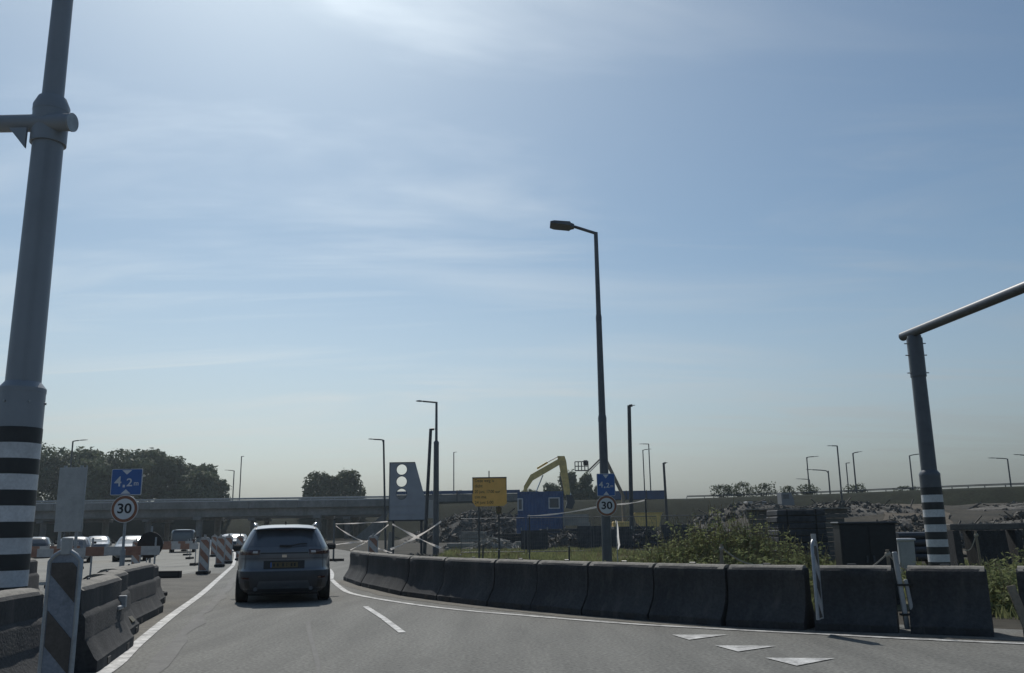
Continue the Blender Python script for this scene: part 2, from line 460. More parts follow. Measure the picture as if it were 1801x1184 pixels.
# painted markings, each line its own sheet
def line_mark(name, pts, w):
    a, b = [], []
    for i, p in enumerate(pts):
        q0, q1 = Vector(pts[max(i - 1, 0)]), Vector(pts[min(i + 1, len(pts) - 1)])
        d = (q1 - q0).normalized(); nrm = Vector((-d.y, d.x)) * w / 2
        a.append((p[0] + nrm.x, p[1] + nrm.y, 0.013)); b.append((p[0] - nrm.x, p[1] - nrm.y, 0.013))
    return struct(MB().strip(a, b).build(name, M_PAINT))
def smooth_path(pts, n=6):
    out = []
    P = [Vector(p) for p in pts]
    for i in range(len(P) - 1):
        p0, p1, p2, p3 = P[max(i - 1, 0)], P[i], P[i + 1], P[min(i + 2, len(P) - 1)]
        for k in range(n):
            t = k / n
            out.append(0.5 * ((2 * p1) + (p2 - p0) * t + (2 * p0 - 5 * p1 + 4 * p2 - p3) * t * t + (3 * p1 - p0 - 3 * p2 + p3) * t ** 3))
    out.append(P[-1])
    return [tuple(p) for p in out]
line_mark('road_edge_line', smooth_path([(-3.2, 3.0), (-3.75, 6.5), (-4.32, 9.87), (-4.97, 12.23), (-6.04, 16.25), (-7.51, 22.1), (-9.25, 28.6), (-12.5, 40.7)]), 0.16)
line_mark('road_edge_line', smooth_path([(-12.6, 41.0), (-16.5, 54), (-21.5, 70), (-32, 102)]), 0.16)
line_mark('road_edge_line', smooth_path([(-5.53, 27.7), (-4.45, 23.54), (-3.70, 21.19), (-2.38, 18.7), (-1.1, 16.82), (0.4, 15.22), (1.64, 13.99), (3.1, 12.92), (4.06, 12.3), (4.92, 11.71), (6.01, 11.09), (9, 9.4)]), 0.13)
line_mark('road_edge_line', smooth_path([(-5.60, 28.0), (-6.6, 33), (-8.6, 41), (-12, 54), (-16, 68)]), 0.13)
line_mark('lane_dash_line', [(-2.87, 17.7), (-2.2, 15.4), (-1.61, 13.19)], 0.105)
for a, b, c in (((2.08, 12.47), (2.81, 12.39), (2.2, 11.90)), ((2.40, 11.32), (3.11, 11.19), (2.54, 10.75)), ((2.71, 10.23), (3.43, 10.12), (2.87, 9.64))):
    struct(MB().add([(*a, 0.013), (*b, 0.013), (*c, 0.013)], [(0, 1, 2)]).build('yield_triangle_marking', M_PAINT))

mb = MB(); ys2 = [3 + 0.8 * i for i in range(56)]
mb.strip([(interp(LEFT_LINE, y) + 0.42 + 0.12 * noise.noise(Vector((y * .5, 3, 0))), y, 0.009) for y in ys2], [(interp(LEFT_LINE, y) + 0.62 + 0.14 * noise.noise(Vector((y * .7, 9, 0))), y, 0.009) for y in ys2])
struct(mb.build('road_seam', M_BITUMEN))
mb = MB()
mb.strip([(-0.9 - 0.25 * (y - 5) + 0.04 * noise.noise(Vector((y * .9, 5, 0))), y, 0.009) for y in ys2[:16]], [(-0.83 - 0.25 * (y - 5) + 0.05 * noise.noise(Vector((y * 1.1, 15, 0))), y, 0.009) for y in ys2[:16]])
struct(mb.build('road_seam', M_BITUMEN))

def ground_strip(name, pts, w0, w1, m, z):
    a, b = [], []
    for i, p_ in enumerate(pts):
        q0, q1 = Vector(pts[max(i - 1, 0)]), Vector(pts[min(i + 1, len(pts) - 1)])
        d = (q1 - q0).normalized(); nv = Vector((-d.y, d.x))
        j0 = w0 + 0.10 * noise.noise(Vector((p_[0] * 1.9, p_[1] * 1.9, 2.0))); j1 = w1 + 0.03 * noise.noise(Vector((p_[0] * 1.3, p_[1] * 1.3, 6.0)))
        a.append((p_[0] - nv.x * j0, p_[1] - nv.y * j0, z)); b.append((p_[0] - nv.x * j1, p_[1] - nv.y * j1, z))
    return struct(MB().strip(a, b).build(name, m))
foot_line = smooth_path([(-4.75, 27.4), (-3.76, 24.2), (-2.26, 20.6), (-1.37, 19.1), (-0.29, 17.5), (0.49, 16.55), (1.32, 15.55), (2.26, 14.55), (3.18, 13.62), (4.13, 13.0), (5.23, 12.5), (6.2, 12.0), (7.6, 11.2)], 10)
ground_strip('road_grit_strip', foot_line, 0.62, 0.10, M_GRIT, 0.009)
ground_strip('road_grit_strip', smooth_path([(-4.45, 7.0), (-4.62, 9.6), (-5.15, 12.2), (-5.8, 14.2), (-6.45, 17.0)], 12), -0.45, 0.25, M_GRIT, 0.011)

# embankment: grass dike that carries the motorway
CREST = [(-20, 152, 6.0), (0, 151, 6.0), (25, 150, 5.9), (38, 147, 6.0), (48, 142, 6.05), (60, 130, 6.1), (70, 122, 6.1), (95, 110, 6.1), (180, 85, 6.2), (340, 50, 6.2)]
cr = smooth_path(CREST, 5)
mb = MB(); secs = []
for i, (x, y, z) in enumerate(cr):
    q0, q1 = Vector(cr[max(i - 1, 0)]), Vector(cr[min(i + 1, len(cr) - 1)])
    d = (q1 - q0); d.z = 0; d.normalize(); nrm = Vector((-d.y, d.x, 0))   # away from the camera
    sec = []
    for off, zz in ((-16, -0.6), (-12.5, 0.7), (-9, 2.6), (-6, 4.2), (-3, z - 0.35), (-1.5, z), (22, z), (36, -0.6)):
        wob = 0.0 if off > -2 else 0.45 * noise.noise(Vector((x * 0.11, off * 0.3, 5.0)))
        sec.append((x + nrm.x * (off + wob), y + nrm.y * (off + wob), zz + wob * 0.4))
    secs.append(sec)
mb.loft(secs, cap=True, closed=True)
struct(mb.build('embankment', M_DIKE, smooth=True))
# sandy haul track up to the dike
tr = smooth_path([(17, 40), (22, 52), (29, 66), (37, 84), (42, 98), (40, 108)], 8)
mb = MB(); a, b = [], []
for i, p in enumerate(tr):
    q0, q1 = Vector(tr[max(i - 1, 0)]), Vector(tr[min(i + 1, len(tr) - 1)])
    d = (q1 - q0).normalized(); w = 2.6 + 0.5 * noise.noise(Vector((i * 0.5, 0, 0)))
    nrm = Vector((-d.y, d.x)) * w
    row = [(p[0] + nrm.x * k, p[1] + nrm.y * k) for k in (1, 0.5, 0, -0.5, -1)]
    secs = [(x, y, ground_z(x, y) + 0.16) for x, y in row]
    a.append(secs)
vs = [q for s in a for q in s]
mb.add(vs, [(i * 5 + k, i * 5 + k + 1, (i + 1) * 5 + k + 1, (i + 1) * 5 + k) for i in range(len(a) - 1) for k in range(4)])
struct(mb.build('sand_track', M_SAND, smooth=True))
# pale gravel patches behind the far end of the barrier
def patch(name, cx, cy, rx, ry, m, z=0.01):
    pts = []
    for k in range(28):
        w = 2 * math.pi * k / 28
        r = 1 + 0.25 * noise.noise(Vector((cx + math.cos(w) * 1.5, cy + math.sin(w) * 1.5, 0)))
        pts.append((cx + rx * r * math.cos(w), cy + ry * r * math.sin(w), z))
    return struct(MB().add(pts, [tuple(range(28))]).build(name, m))
fy = [15.5 + 1.5 * i for i in range(40)]
mb = MB()
mb.strip([(interp([(15, 4.2), (18, 1.6), (22, -0.6), (27, -2.6), (33, -3.4), (58, -4.4), (80, -4.0)], y) + 0.5 * noise.noise(Vector((y * .3, 1, 0))), y, 0.006) for y in fy],
         [(min(12, interp([(15, 12), (80, 12)], y)) + 0.6 * noise.noise(Vector((y * .3, 8, 0))), y, 0.006 + ground_z(11, y)) for y in fy])
struct(mb.build('field', M_FIELD))
patch('sand_path', -1.5, 34, 4.2, 3.2, M_SAND)
patch('sand_path', -2.0, 47, 3.0, 2.0, M_SAND)
patch('gravel_path', 13.5, 24.5, 4.5, 2.6, M_SAND)

# ------------------------------------------------------------------ viaduct
def viaduct(loc_y, label, z_top, x0, x1, slope, near):
    t = thing('viaduct', label, 'viaduct', ((x0 + x1) / 2, loc_y, 0), slope)
    L = x1 - x0
    MB().box((0, 6.5, z_top - 1.0), (L, 13, 0.5)).build('deck', M_CONC_D, t)
    n = int(L / 8)
    for i in range(n):
        w = L / n
        MB().box((-L / 2 + (i + 0.5) * w, -0.12, z_top - 0.95), (w - 0.05, 0.24, 1.15), ch=0.03).build('fascia_panel', M_CONC_D, t)
    for k in range(4):
        MB().box((0, 1.2 + 3.4 * k, z_top - 2.05), (L - 0.3, 1.1, 1.58)).build('girder', M_CONC_D, t)
    # guard rail on top
    MB().box((0, 0.25, z_top + 0.05), (L, 0.09, 0.30), ch=0.03).build('guard_rail', M_GALV, t)
    m = int(L / 4)
    pm = MB().box((0, 0, 0), (0.09, 0.09, 0.62)).mesh('rail_post', M_GALV)
    for i in range(m):
        o = bpy.data.objects.new('rail_post', pm); COL.objects.link(o); o.parent = t
        o.location = (-L / 2 + (i + 0.5) * L / m, 0.33, z_top - 0.1 - 0.06)
    MB().box((0, 12.6, z_top + 0.10), (L, 0.09, 0.30)).build('guard_rail', M_GALV, t)
    for px in near:
        for py in (1.6, 11.4):
            MB().tube([(px, py, 0), (px, py, z_top - 3.2)], 0.55, 16).build('pier', M_CONC_D, t, smooth=True)
        MB().box((px, 6.5, z_top - 3.1), (1.3, 13, 0.5), ch=0.06).build('pier_cap', M_CONC_D, t)
    return t
viaduct(151.0, 'grey concrete motorway viaduct crossing behind the car, nearer deck with steel guard rail', 6.95, -150, -20, R(0.6), (-46, -26, -8, 12, 32, 52))
viaduct(172.0, 'second concrete viaduct deck in shade behind the nearer one', 7.0, -160, -20, R(0.6), (-40, -20, 0, 20, 40, 58))
mb = MB()
mb.loft([[(x, 189, -0.5), (x, 196, 4.6 + 0.5 * noise.noise(Vector((x * .05, 0, 0)))), (x, 214, 4.8), (x, 224, -0.5)] for x in range(-220, -8, 6)])
struct(mb.build('embankment', M_DIKE, smooth=True))  # bank added so the view beneath the decks stays dark
ab = thing('viaduct_abutment', 'sloped concrete abutment where the viaduct meets the grass dike', 'abutment', (-20, 151, 0))
MB().prism([(-7, 0), (3, 0), (3, 5.7), (0, 5.7)], 0.3, 34).build('wing_wall', M_CONC_D, ab)

# blue screens on the dike
def screen(label, x0, x1, z0, z1, wall):
    t = thing('noise_screen', label, 'screen', (0, 0, 0))
    n = max(1, round((x1 - x0) / 3.4)); w = (x1 - x0) / n
    for i in range(n):
        x = x0 + i * w
        MB().box((x + w / 2, 150.5 - 0.02 * (x + 20), (z0 + z1) / 2), (w - 0.08, 0.12, z1 - z0), ch=0.02).build('panel', M_SCREEN, t)
        if wall: MB().box((x + w / 2, 150.5 - 0.02 * (x + 20), (z0 + 5.6) / 2 - 0.02), (w - 0.04, 0.2, z0 - 5.6 - 0.04), ch=0.02).build('wall_panel', M_CONC_D, t)
        MB().box((x, 150.38 - 0.02 * (x + 20), (5.6 + z1) / 2), (0.16, 0.16, z1 - 5.5)).build('post', M_POLE_D, t)
    return t
screen('low concrete parapet with a blue top strip, right of the holed plate', -20, 1.0, 7.25, 7.80, True)
screen('dark blue screen of panels on the dike right of the lamp with signs', 15.2, 25.2, 5.55, 7.35, False)
gr_t = thing('guard_rail', 'thin steel guard rail along the crest of the grass dike', 'guard rail', (0, 0, 0))
pts = [(x, y - 0.6, z + 0.30) for x, y, z in cr if x > 25]
mbr = MB()
for sgn in (0.0, 0.14):
    mbr.tube([(x, y, z + sgn) for x, y, z in pts], 0.06, 6)
mbr.build('rail', M_POLE_D, gr_t)
rp = MB().box((0, 0, 0.15), (0.1, 0.1, 0.9)).mesh('post', M_POLE_D)
for i, p in enumerate(pts[::1]):
    o = bpy.data.objects.new('post', rp); COL.objects.link(o); o.parent = gr_t; o.location = (p[0], p[1] + 0.1, p[2] - 0.6)

# ------------------------------------------------------------------ height limit portals and striped posts
def striped_portal(name, label, loc, s, zsleeve, bands, ztop, arm, arm_r, M_POLE=M_POLE):
    t = thing(name, label, 'portal post', loc)
    rs, ru = 0.265 * s, 0.195 * s
    MB().tube([(0, 0, 0), (0, 0, zsleeve)], rs, 32).build('sleeve', M_POLE, t, smooth=True)
    MB().tube([(0, 0, zsleeve), (0, 0, zsleeve + 0.05), (0, 0, zsleeve + 0.13)], [rs + 0.004, rs + 0.004, ru + 0.01], 32).build('collar', M_POLE, t, smooth=True)
    MB().tube([(0, 0, zsleeve + 0.1), (0, 0, ztop)], [ru + 0.008, ru - 0.01], 32).build('shaft', M_POLE, t, smooth=True)
    for i, (z0, z1) in enumerate(bands):
        MB().tube([(0, 0, z0), (0, 0, z1)], rs + 0.004 + 0.001 * (i % 2), 36).build('band', M_WHITE if i % 2 == 0 else M_BLACK, t, smooth=True)
    MB().tube([(0, 0, 0.0), (0, 0, 0.05)], rs + 0.14, 24).build('base_plate', M_POLE, t, smooth=True)
    MB().tube(arm, arm_r, 20).build('arm', M_POLE, t, smooth=True)
    return t, rs, ru
def band_list(top, period, zend):
    out, z, i = [], top, 0
    while z > zend:
        out.append((max(z - period / 2, zend), z)); z -= period / 2
    return out
# beside the left barrier
Z0 = 2.52
t, rs, ru = striped_portal('height_portal_post', 'thick grey portal post with black and white bands behind the barrier, crossbar at its top',
    (-6.07, 10.9, 0), 1.0, 3.15, band_list(Z0, 0.374, 0.3), 6.95, [(0.36, -0.16, 6.68), (-5.5, 0.6, 7.02)], 0.115, M_POLE_VEIL)
MB().tube([(0, 0, Z0), (0, 0, Z0 + 0.19)], rs + 0.0045, 36).build('band', M_BLACK, t, smooth=True)
MB().tube([(0, 0, 6.9), (0, 0, 6.98), (0, 0, 7.10)], [ru + 0.03, ru + 0.03, ru - 0.02], 32).build('top_collar', M_POLE_VEIL, t, smooth=True)
MB().tube([(0, 0, 6.45), (0, 0, 6.92)], ru + 0.025, 32).build('clamp', M_POLE_VEIL, t, smooth=True)
MB().tube([(0.362, -0.16, 6.68), (0.385, -0.163, 6.678)], 0.123, 20).build('end_cap', M_GALV, t, smooth=True)
MB().prism([(-0.19, 6.60), (-0.42, 6.60), (-0.19, 6.32)], -0.2, -0.16).build('gusset', M_POLE_VEIL, t)
MB().box((0.10, -0.176, 4.8), (0.018, 0.02, 3.2), rot=Matrix.Rotation(R(30), 3, 'Z')).build('weld_seam', M_POLE_VEIL, t)
for k in range(6):
    w = 2 * math.pi * k / 6 + 0.3
    MB().tube([(rs * math.cos(w) * 0.99, rs * math.sin(w) * 0.99, 3.02), (rs * math.cos(w) * 1.06, rs * math.sin(w) * 1.06, 3.02)], 0.016, 8).build('bolt', M_GALV, t)
MB().tube([(0, 0, 7.05), (0.0, 0, 12.4)], [0.135, 0.105], 24).build('lamp_mast', M_POLE_VEIL, t, smooth=True)
# in the field to the right
t, rs, ru = striped_portal('height_portal_post', 'grey portal post with black and white bands standing in the field beside the cabinet',
    (10.15, 22.0, 0), 0.90, 2.55, band_list(2.09, 0.350, 0.2), 6.05, [(-0.10, 0.42, 6.12), (0.82, -6.5, 6.22), (1.2, -9.5, 6.28)], 0.115)
MB().tube([(0, 0, 2.09), (0, 0, 2.27)], rs + 0.0045, 36).build('band', M_BLACK, t, smooth=True)
MB().tube([(0, 0, 5.0), (0, 0, 5.98)], ru + 0.014, 28).build('clamp', M_POLE, t, smooth=True)
for z in (5.10, 5.55, 5.85):
    for sg in (-1, 1):
        MB().tube([(sg * 0.19, 0, z), (sg * 0.27, 0, z)], 0.014, 8).build('bolt', M_GALV, t)

# ------------------------------------------------------------------ lamp posts
def lamp_post(label, loc, H, r0, joints=(), arm=None, head=None, m=M_POLE, group=None, lean=0.0, name='street_lamp', low=None):
    """arm = (dx, dz) end offset of the arm; head = (length, width)"""
    t = thing(name, label, 'street lamp', loc, 0, group)
    zs = [0] + [j[0] for j in joints] + [H]
    rr = [r0] + [j[1] for j in joints]
    top = (lean * H, 0, H)
    for i in range(len(zs) - 1):
        a, b = zs[i], zs[i + 1]
        r1 = rr[i]; r2 = rr[i] * 0.82
        MB().tube([(lean * a, 0, a), (lean * b, 0, b)], [r1, r2], 14).build('shaft', m, t, smooth=True)
        if i: MB().tube([(lean * a, 0, a - 0.05), (lean * a, 0, a + 0.06), (lean * a, 0, a + 0.15)], [rr[i - 1] * 0.86, rr[i - 1] * 0.86, r1 * 1.02], 14).build('collar', m, t, smooth=True)
    if arm:
        dx, dz, bend = arm
        p = Vector(top)
        if bend:
            path = [p - Vector((0, 0, bend)), p - Vector((-0.02 * (1 if dx > 0 else -1), 0, bend * 0.4)), p + Vector((dx * 0.12, 0, 0)), p + Vector((dx * 0.5, 0, dz * 0.6)), p + Vector((dx, 0, dz))]
        else:
            path = [p + Vector((0, 0, -0.03)), p + Vector((dx, 0, dz))]
        ra = rr[-1] * 0.62
        MB().tube(path, ra, 10).build('arm', m, t, smooth=True)
        if head:
            hl, hw = head
            sg = 1 if dx > 0 else -1
            e = p + Vector((dx, 0, dz))
            secs = []
            for u, w, h in ((0, 0.35, 0.5), (0.18, 0.85, 0.9), (0.5, 1, 1.0), (0.85, 0.9, 0.6), (1, 0.6, 0.3)):
                c = e + Vector((sg * hl * u, 0, hl * u * dz / abs(dx) * 0.6))
                ww, hh = hw / 2 * w, hw * 0.16 * h
                secs.append([(c.x, c.y - ww, c.z - hh * 0.6), (c.x, c.y + ww, c.z - hh * 0.6), (c.x, c.y + ww * 0.8, c.z + hh), (c.x, c.y - ww * 0.8, c.z + hh)])
            MB().loft(secs).build('lamp_head', m, t)
    return t
lp = lamp_post('tall grey stepped street lamp with two signs on its mast', (2.62, 26.1, 0), 10.30, 0.145,
               ((4.52, 0.105), (7.56, 0.075)), (-0.66, 0.20, 0), None)
# its flat angular head, tilted
e = Vector((-0.66, 0, 10.5))
hd = MB()
secs = []
for u, w, h in ((0, 0.09, 0.05), (0.10, 0.14, 0.06), (0.14, 0.25, 0.06), (0.62, 0.27, 0.045), (0.74, 0.24, 0.02)):
    c = e + Vector((-u, -0.0, u * 0.10))
    secs.append([(c.x, c.y - w, c.z - h + w * 0.05), (c.x, c.y + w, c.z - h - w * 0.05), (c.x, c.y + w, c.z + h - w * 0.05), (c.x, c.y - w, c.z + h + w * 0.05)])
hd.loft(secs).build('lamp_head', M_POLE, lp)
MB().tube([(0, 0, 0), (0, 0, 0.03)], 0.22, 18).build('base_plate', M_POLE, lp)
lamp_post('grey street lamp with flanged lower mast beside the plate with three holes', (-4.15, 48, 0), 8.22, 0.17, ((5.98, 0.075),), (-0.75, 0.05, 0), (0.36, 0.26))
lamp_post('slim dark leaning mast with a short bracket between the holed plate and the lamp', (-4.70, 47.4, 0), 6.7, 0.10, (), (0.18, -0.02, 0), (0.16, 0.12), M_POLE_D, lean=0.045)
lamp_post('slender lamp with curved top just left of the plate with three holes', (-9.9, 70, 0), 8.4, 0.085, (), (-0.8, 0.06, 0.5), (0.4, 0.25), M_POLE_D, lean=-0.035)
lamp_post('dark slim mast with short bracket rising behind the striped boom lift arm', (7.68, 60, 0), 9.5, 0.15, (), (0.22, 0.0, 0), (0.2, 0.15), M_POLE_D, lean=0.02)
lamp_post('short dark mast at the end of the blue screen', (15.1, 90, 1.5), 6.2, 0.14, (), (0.22, 0.0, 0), (0.2, 0.2), M_POLE_D, lean=-0.012)
G = 'motorway lamps along the dike'
lamp_post('motorway lamp above the blue screen, right of the holed plate', (-10.7, 160, 5.8), 9.2, 0.10, (), (0.25, 0.0, 0), (0.3, 0.3), M_POLE_D, G)
lamp_post('lower of the two motorway lamps between the dark mast and the short mast', (23.4, 162, 5.8), 9.3, 0.11, (), (0.9, 0.1, 0.7), (0.7, 0.3), M_POLE_D, G)
lamp_post('taller of the two motorway lamps between the dark mast and the short mast', (24.2, 160, 5.8), 10.2, 0.11, (), (-1.0, 0.0, 0), (0.7, 0.3), M_POLE_D, G)
lamp_post('motorway lamp with arm to the right above the stack of beams', (52.6, 161, 5.8), 7.5, 0.12, (), (1.3, 0.1, 0.8), (0.9, 0.35), M_POLE_D, G)
lamp_post('small motorway lamp half hidden behind a taller one above the stack of beams', (55.7, 170, 5.8), 4.0, 0.11, (), (-1.5, 0.1, 0.5), (1.0, 0.35), M_POLE_D, G)
lamp_post('motorway lamp with wide curved arm above the dark cabinet', (52.4, 150, 5.8), 4.4, 0.13, (), (-2.6, 0.2, 1.0), (1.1, 0.35), M_POLE_D, G)
lamp_post('tallest motorway lamp of the cluster above the dark cabinet', (47.4, 131, 4.0), 8.7, 0.12, (), (-0.8, 0.0, 0), (0.7, 0.3), M_POLE_D, G)
lamp_post('straight motorway lamp without arm between two taller ones', (59.2, 160, 5.8), 6.3, 0.11, (), (0.2, 0.0, 0), (0.5, 0.5), M_POLE_D, G)
lamp_post('motorway lamp with short right arm above the white cabinet', (53.0, 140, 5.8), 6.5, 0.12, (), (0.9, 0.15, 0.8), (0.6, 0.3), M_POLE_D, G)
lamp_post('motorway lamp just left of the striped post in the field', (66.2, 150, 5.8), 6.75, 0.12, (), (1.6, 0.2, 0.2), (1.3, 0.35), M_POLE_D, G)
lamp_post('motorway lamp right of the striped post, arm to the left', (71.5, 130, 5.8), 4.6, 0.11, (), (-1.6, 0.1, 0.2), (1.2, 0.35), M_POLE_D, G)
lamp_post('rightmost motorway lamp, cut by the edge of the picture', (68.6, 120, 5.8), 4.3, 0.11, (), (-0.9, 0.1, 0.3), (0.8, 0.3), M_POLE_D, G)
lamp_post('tall thin lamp beyond the viaduct, just right of the big trees', (-52.0, 171, 5.8), 9.9, 0.11, (), (0.2, 0.0, 0), (0.3, 0.4), M_POLE_D, G)
lamp_post('shorter lamp beyond the viaduct with arm towards the big trees', (-51.4, 165, 5.8), 6.8, 0.11, (), (-1.1, 0.1, 0.3), (0.7, 0.3), M_POLE_D, G)
lamp_post('lamp in front of the big trees left of the grey sign back', (-69.2, 140, 0), 15.85, 0.14, (), (0.9, 0.1, 0.3), (1.4, 0.4), M_POLE_D, G)

# ------------------------------------------------------------------ round and square traffic signs
def sign_set(label_blue, label_30, x, y, zb, z30, w, h, r, extra_post=None):
    b = thing('height_limit_sign', label_blue, 'traffic sign', (x, y, zb))
    MB().prism(rrect(-w / 2, -h / 2, w / 2, h / 2, 0.03), 0.0, 0.02).build('plate', M_ALU, b)
    MB().prism(rrect(-w / 2 + .002, -h / 2 + .002, w / 2 - .002, h / 2 - .002, 0.03), -0.004, -0.001).build('border', M_SIGNWHITE, b)
    MB().prism(rrect(-w / 2 + .014, -h / 2 + .014, w / 2 - .014, h / 2 - .014, 0.022), -0.008, -0.005).build('face', M_SIGNBLUE, b)
    tw, th = w * 0.16, h * 0.17
    MB().prism([(-tw, h / 2 - .03), (tw, h / 2 - .03), (0, h / 2 - .03 - th)], -0.012, -0.009).build('arrow_mark', M_SIGNWHITE, b)
    MB().prism([(-tw, -h / 2 + .03), (0, -h / 2 + .03 + th), (tw, -h / 2 + .03)], -0.012, -0.009).build('arrow_mark', M_SIGNWHITE, b)
    k_ = min(h, w * 0.80)
    text_part('lettering', '4', k_ * 0.56, M_SIGNWHITE, b, (-w * 0.27, -0.011, 0.0), bold=0.003, xs=1.05)
    MB().box((-w * 0.075, -0.0105, -k_ * 0.165), (k_ * 0.085, 0.003, k_ * 0.10)).build('lettering', M_SIGNWHITE, b)
    text_part('lettering', '2', k_ * 0.44, M_SIGNWHITE, b, (w * 0.10, -0.011, -0.02), bold=0.003, xs=1.15)
    text_part('lettering', 'm', k_ * 0.27, M_SIGNWHITE, b, (w * 0.32, -0.011, -0.035), bold=0.002)
    MB().box((0, 0.035, 0), (w * 0.6, 0.03, 0.05)).build('bracket', M_GALV, b)
    q = thing('speed_limit_sign', label_30, 'traffic sign', (x, y, z30))
    MB().prism(disc(r, 40), 0.0, 0.02).build('plate', M_ALU, q)
    mb = MB(); ring(mb, r * 0.97, r, -0.002); ring(mb, r * 0.74, r * 0.97, -0.004)
    MB().prism(disc(r * 0.998, 40), -0.006, -0.001).build('rim', M_SIGNWHITE, q)
    MB().prism(disc(r * 0.955, 40), -0.010, -0.007).build('border', M_SIGNRED, q)
    MB().prism(disc(r * 0.75, 40), -0.014, -0.011).build('face', M_SIGNWHITE, q)
    text_part('lettering', '30', r * 0.98, M_SIGNBLACK, q, (0, -0.017, 0), bold=0.006, xs=1.12)
    MB().box((0, 0.035, 0), (0.3, 0.03, 0.05)).build('bracket', M_GALV, q)
    return b, q
sign_set('blue 4.2 m height limit sign on the slim post behind the barrier blocks', 'round 30 speed limit sign on the slim post behind the barrier blocks', -8.61, 20.0, 2.56, 1.97, 0.69, 0.58, 0.30)
sp = thing('sign_post', 'slim galvanised sign post behind the barrier blocks, holding two signs', 'sign post', (-8.60, 20.06, 0))
MB().tube([(0, 0, 0), (0, 0, 2.85)], 0.03, 12).build('tube', M_GALV, sp, smooth=True)
MB().tube([(0, 0, 0), (0, 0, 1.1)], 0.055, 12).build('ground_sleeve', M_GALV, sp, smooth=True)
MB().tube([(0, 0, 2.85), (0, 0, 2.87)], 0.034, 12).build('cap', M_RUBBER, sp)
b, q = sign_set('blue 4.2 m height limit sign strapped to the tall street lamp', 'round 30 speed limit sign strapped to the tall street lamp', 2.63, 25.82, 2.62, 2.03, 0.52, 0.64, 0.295)

# grey back of a big sign on the left
gb = thing('blank_sign', 'tall blank grey back of a large sign left of the blue 4.2 m sign', 'sign', (-14.72, 30, 0))
MB().box((0, 0, 2.58), (0.92, 0.05, 2.1), ch=0.01).build('panel', M_ALU, gb)
MB().box((0.455, -0.03, 2.62), (0.03, 0.06, 2.14)).build('edge_rail', M_GALV, gb)
for x in (-0.3, 0.25): MB().tube([(x, 0.06, 0), (x, 0.06, 3.7)], 0.05, 10).build('post', M_GALV, gb, smooth=True)
# round sign back on a stand and plank barrier
rb = thing('round_sign', 'dark round back of a low sign beside the red and white plank', 'sign', (-8.55, 21.4, 0))
MB().prism(disc(0.30, 36, 0, 1.17), 0, 0.02).build('plate', M_PLASTIC, rb)
MB().tube([(0, 0.05, 0), (0, 0.05, 1.6)], 0.025, 10).build('post', M_GALV, rb)
MB().box((0, 0.05, 0.05), (0.8, 0.4, 0.1), ch=0.02).build('foot', M_RUBBER, rb)

def plank_barrier(label, loc, L, z, rz, h=0.2, first=0):
    t = thing('plank_barrier', label, 'plank barrier', loc, rz, 'red and white plank barriers by the junction')
    n = max(2, round(L / 0.42))
    for i in range(n):
        MB().box((-L / 2 + (i + 0.5) * L / n, 0, z), (L / n, 0.03, h)).build('board', M_RED if (i + first) % 2 == 0 else M_BWHITE, t)
    for x in (-L / 2 + 0.12, L / 2 - 0.12):
        MB().tube([(x, 0.05, 0.1), (x, 0.05, z + 0.3)], 0.022, 8).build('upright', M_GALV, t)
        MB().box((x, 0.05, 0.06), (0.28, 0.8, 0.12), ch=0.02).build('foot', M_RUBBER, t)
    return t
plank_barrier('red and white plank barrier just behind the slim sign post', (-9.05, 21.1, 0), 1.7, 1.05, 0.0)
plank_barrier('red and white plank barrier behind the near beacon, in front of the pale cars', (-11.6, 22.6, 0), 2.2, 1.0, R(-8), first=1)
plank_barrier('far red and white plank barrier left of the row of beacons', (-20.0, 52, 0), 3.2, 0.85, R(5), 0.3)
plank_barrier('red and white plank barrier furthest down the road by the dark van', (-23.5, 61, 0), 3.6, 0.75, R(-4), 0.32, 1)
plank_barrier('red and white plank barrier between the dark round sign back and the dark van', (-15.6, 41.5, 0), 2.4, 0.85, R(4), 0.26)
plank_barrier('red and white plank barrier left of the slim sign post before dark cars', (-19.6, 38.5, 0), 2.6, 0.85, R(-3), 0.26, 1)
bb = thing('rubber_block', 'low black rubber block lying on the verge past the barrier', 'rubber block', (-11.4, 30.2, 0), R(-3))
MB().box((0, 0, 0.12), (0.84, 0.22, 0.22), ch=0.015).build('body', M_RUBBER, bb)
MB().box((0, -0.113, 0.12), (0.70, 0.004, 0.10)).build('recess', M_PLASTIC, bb)

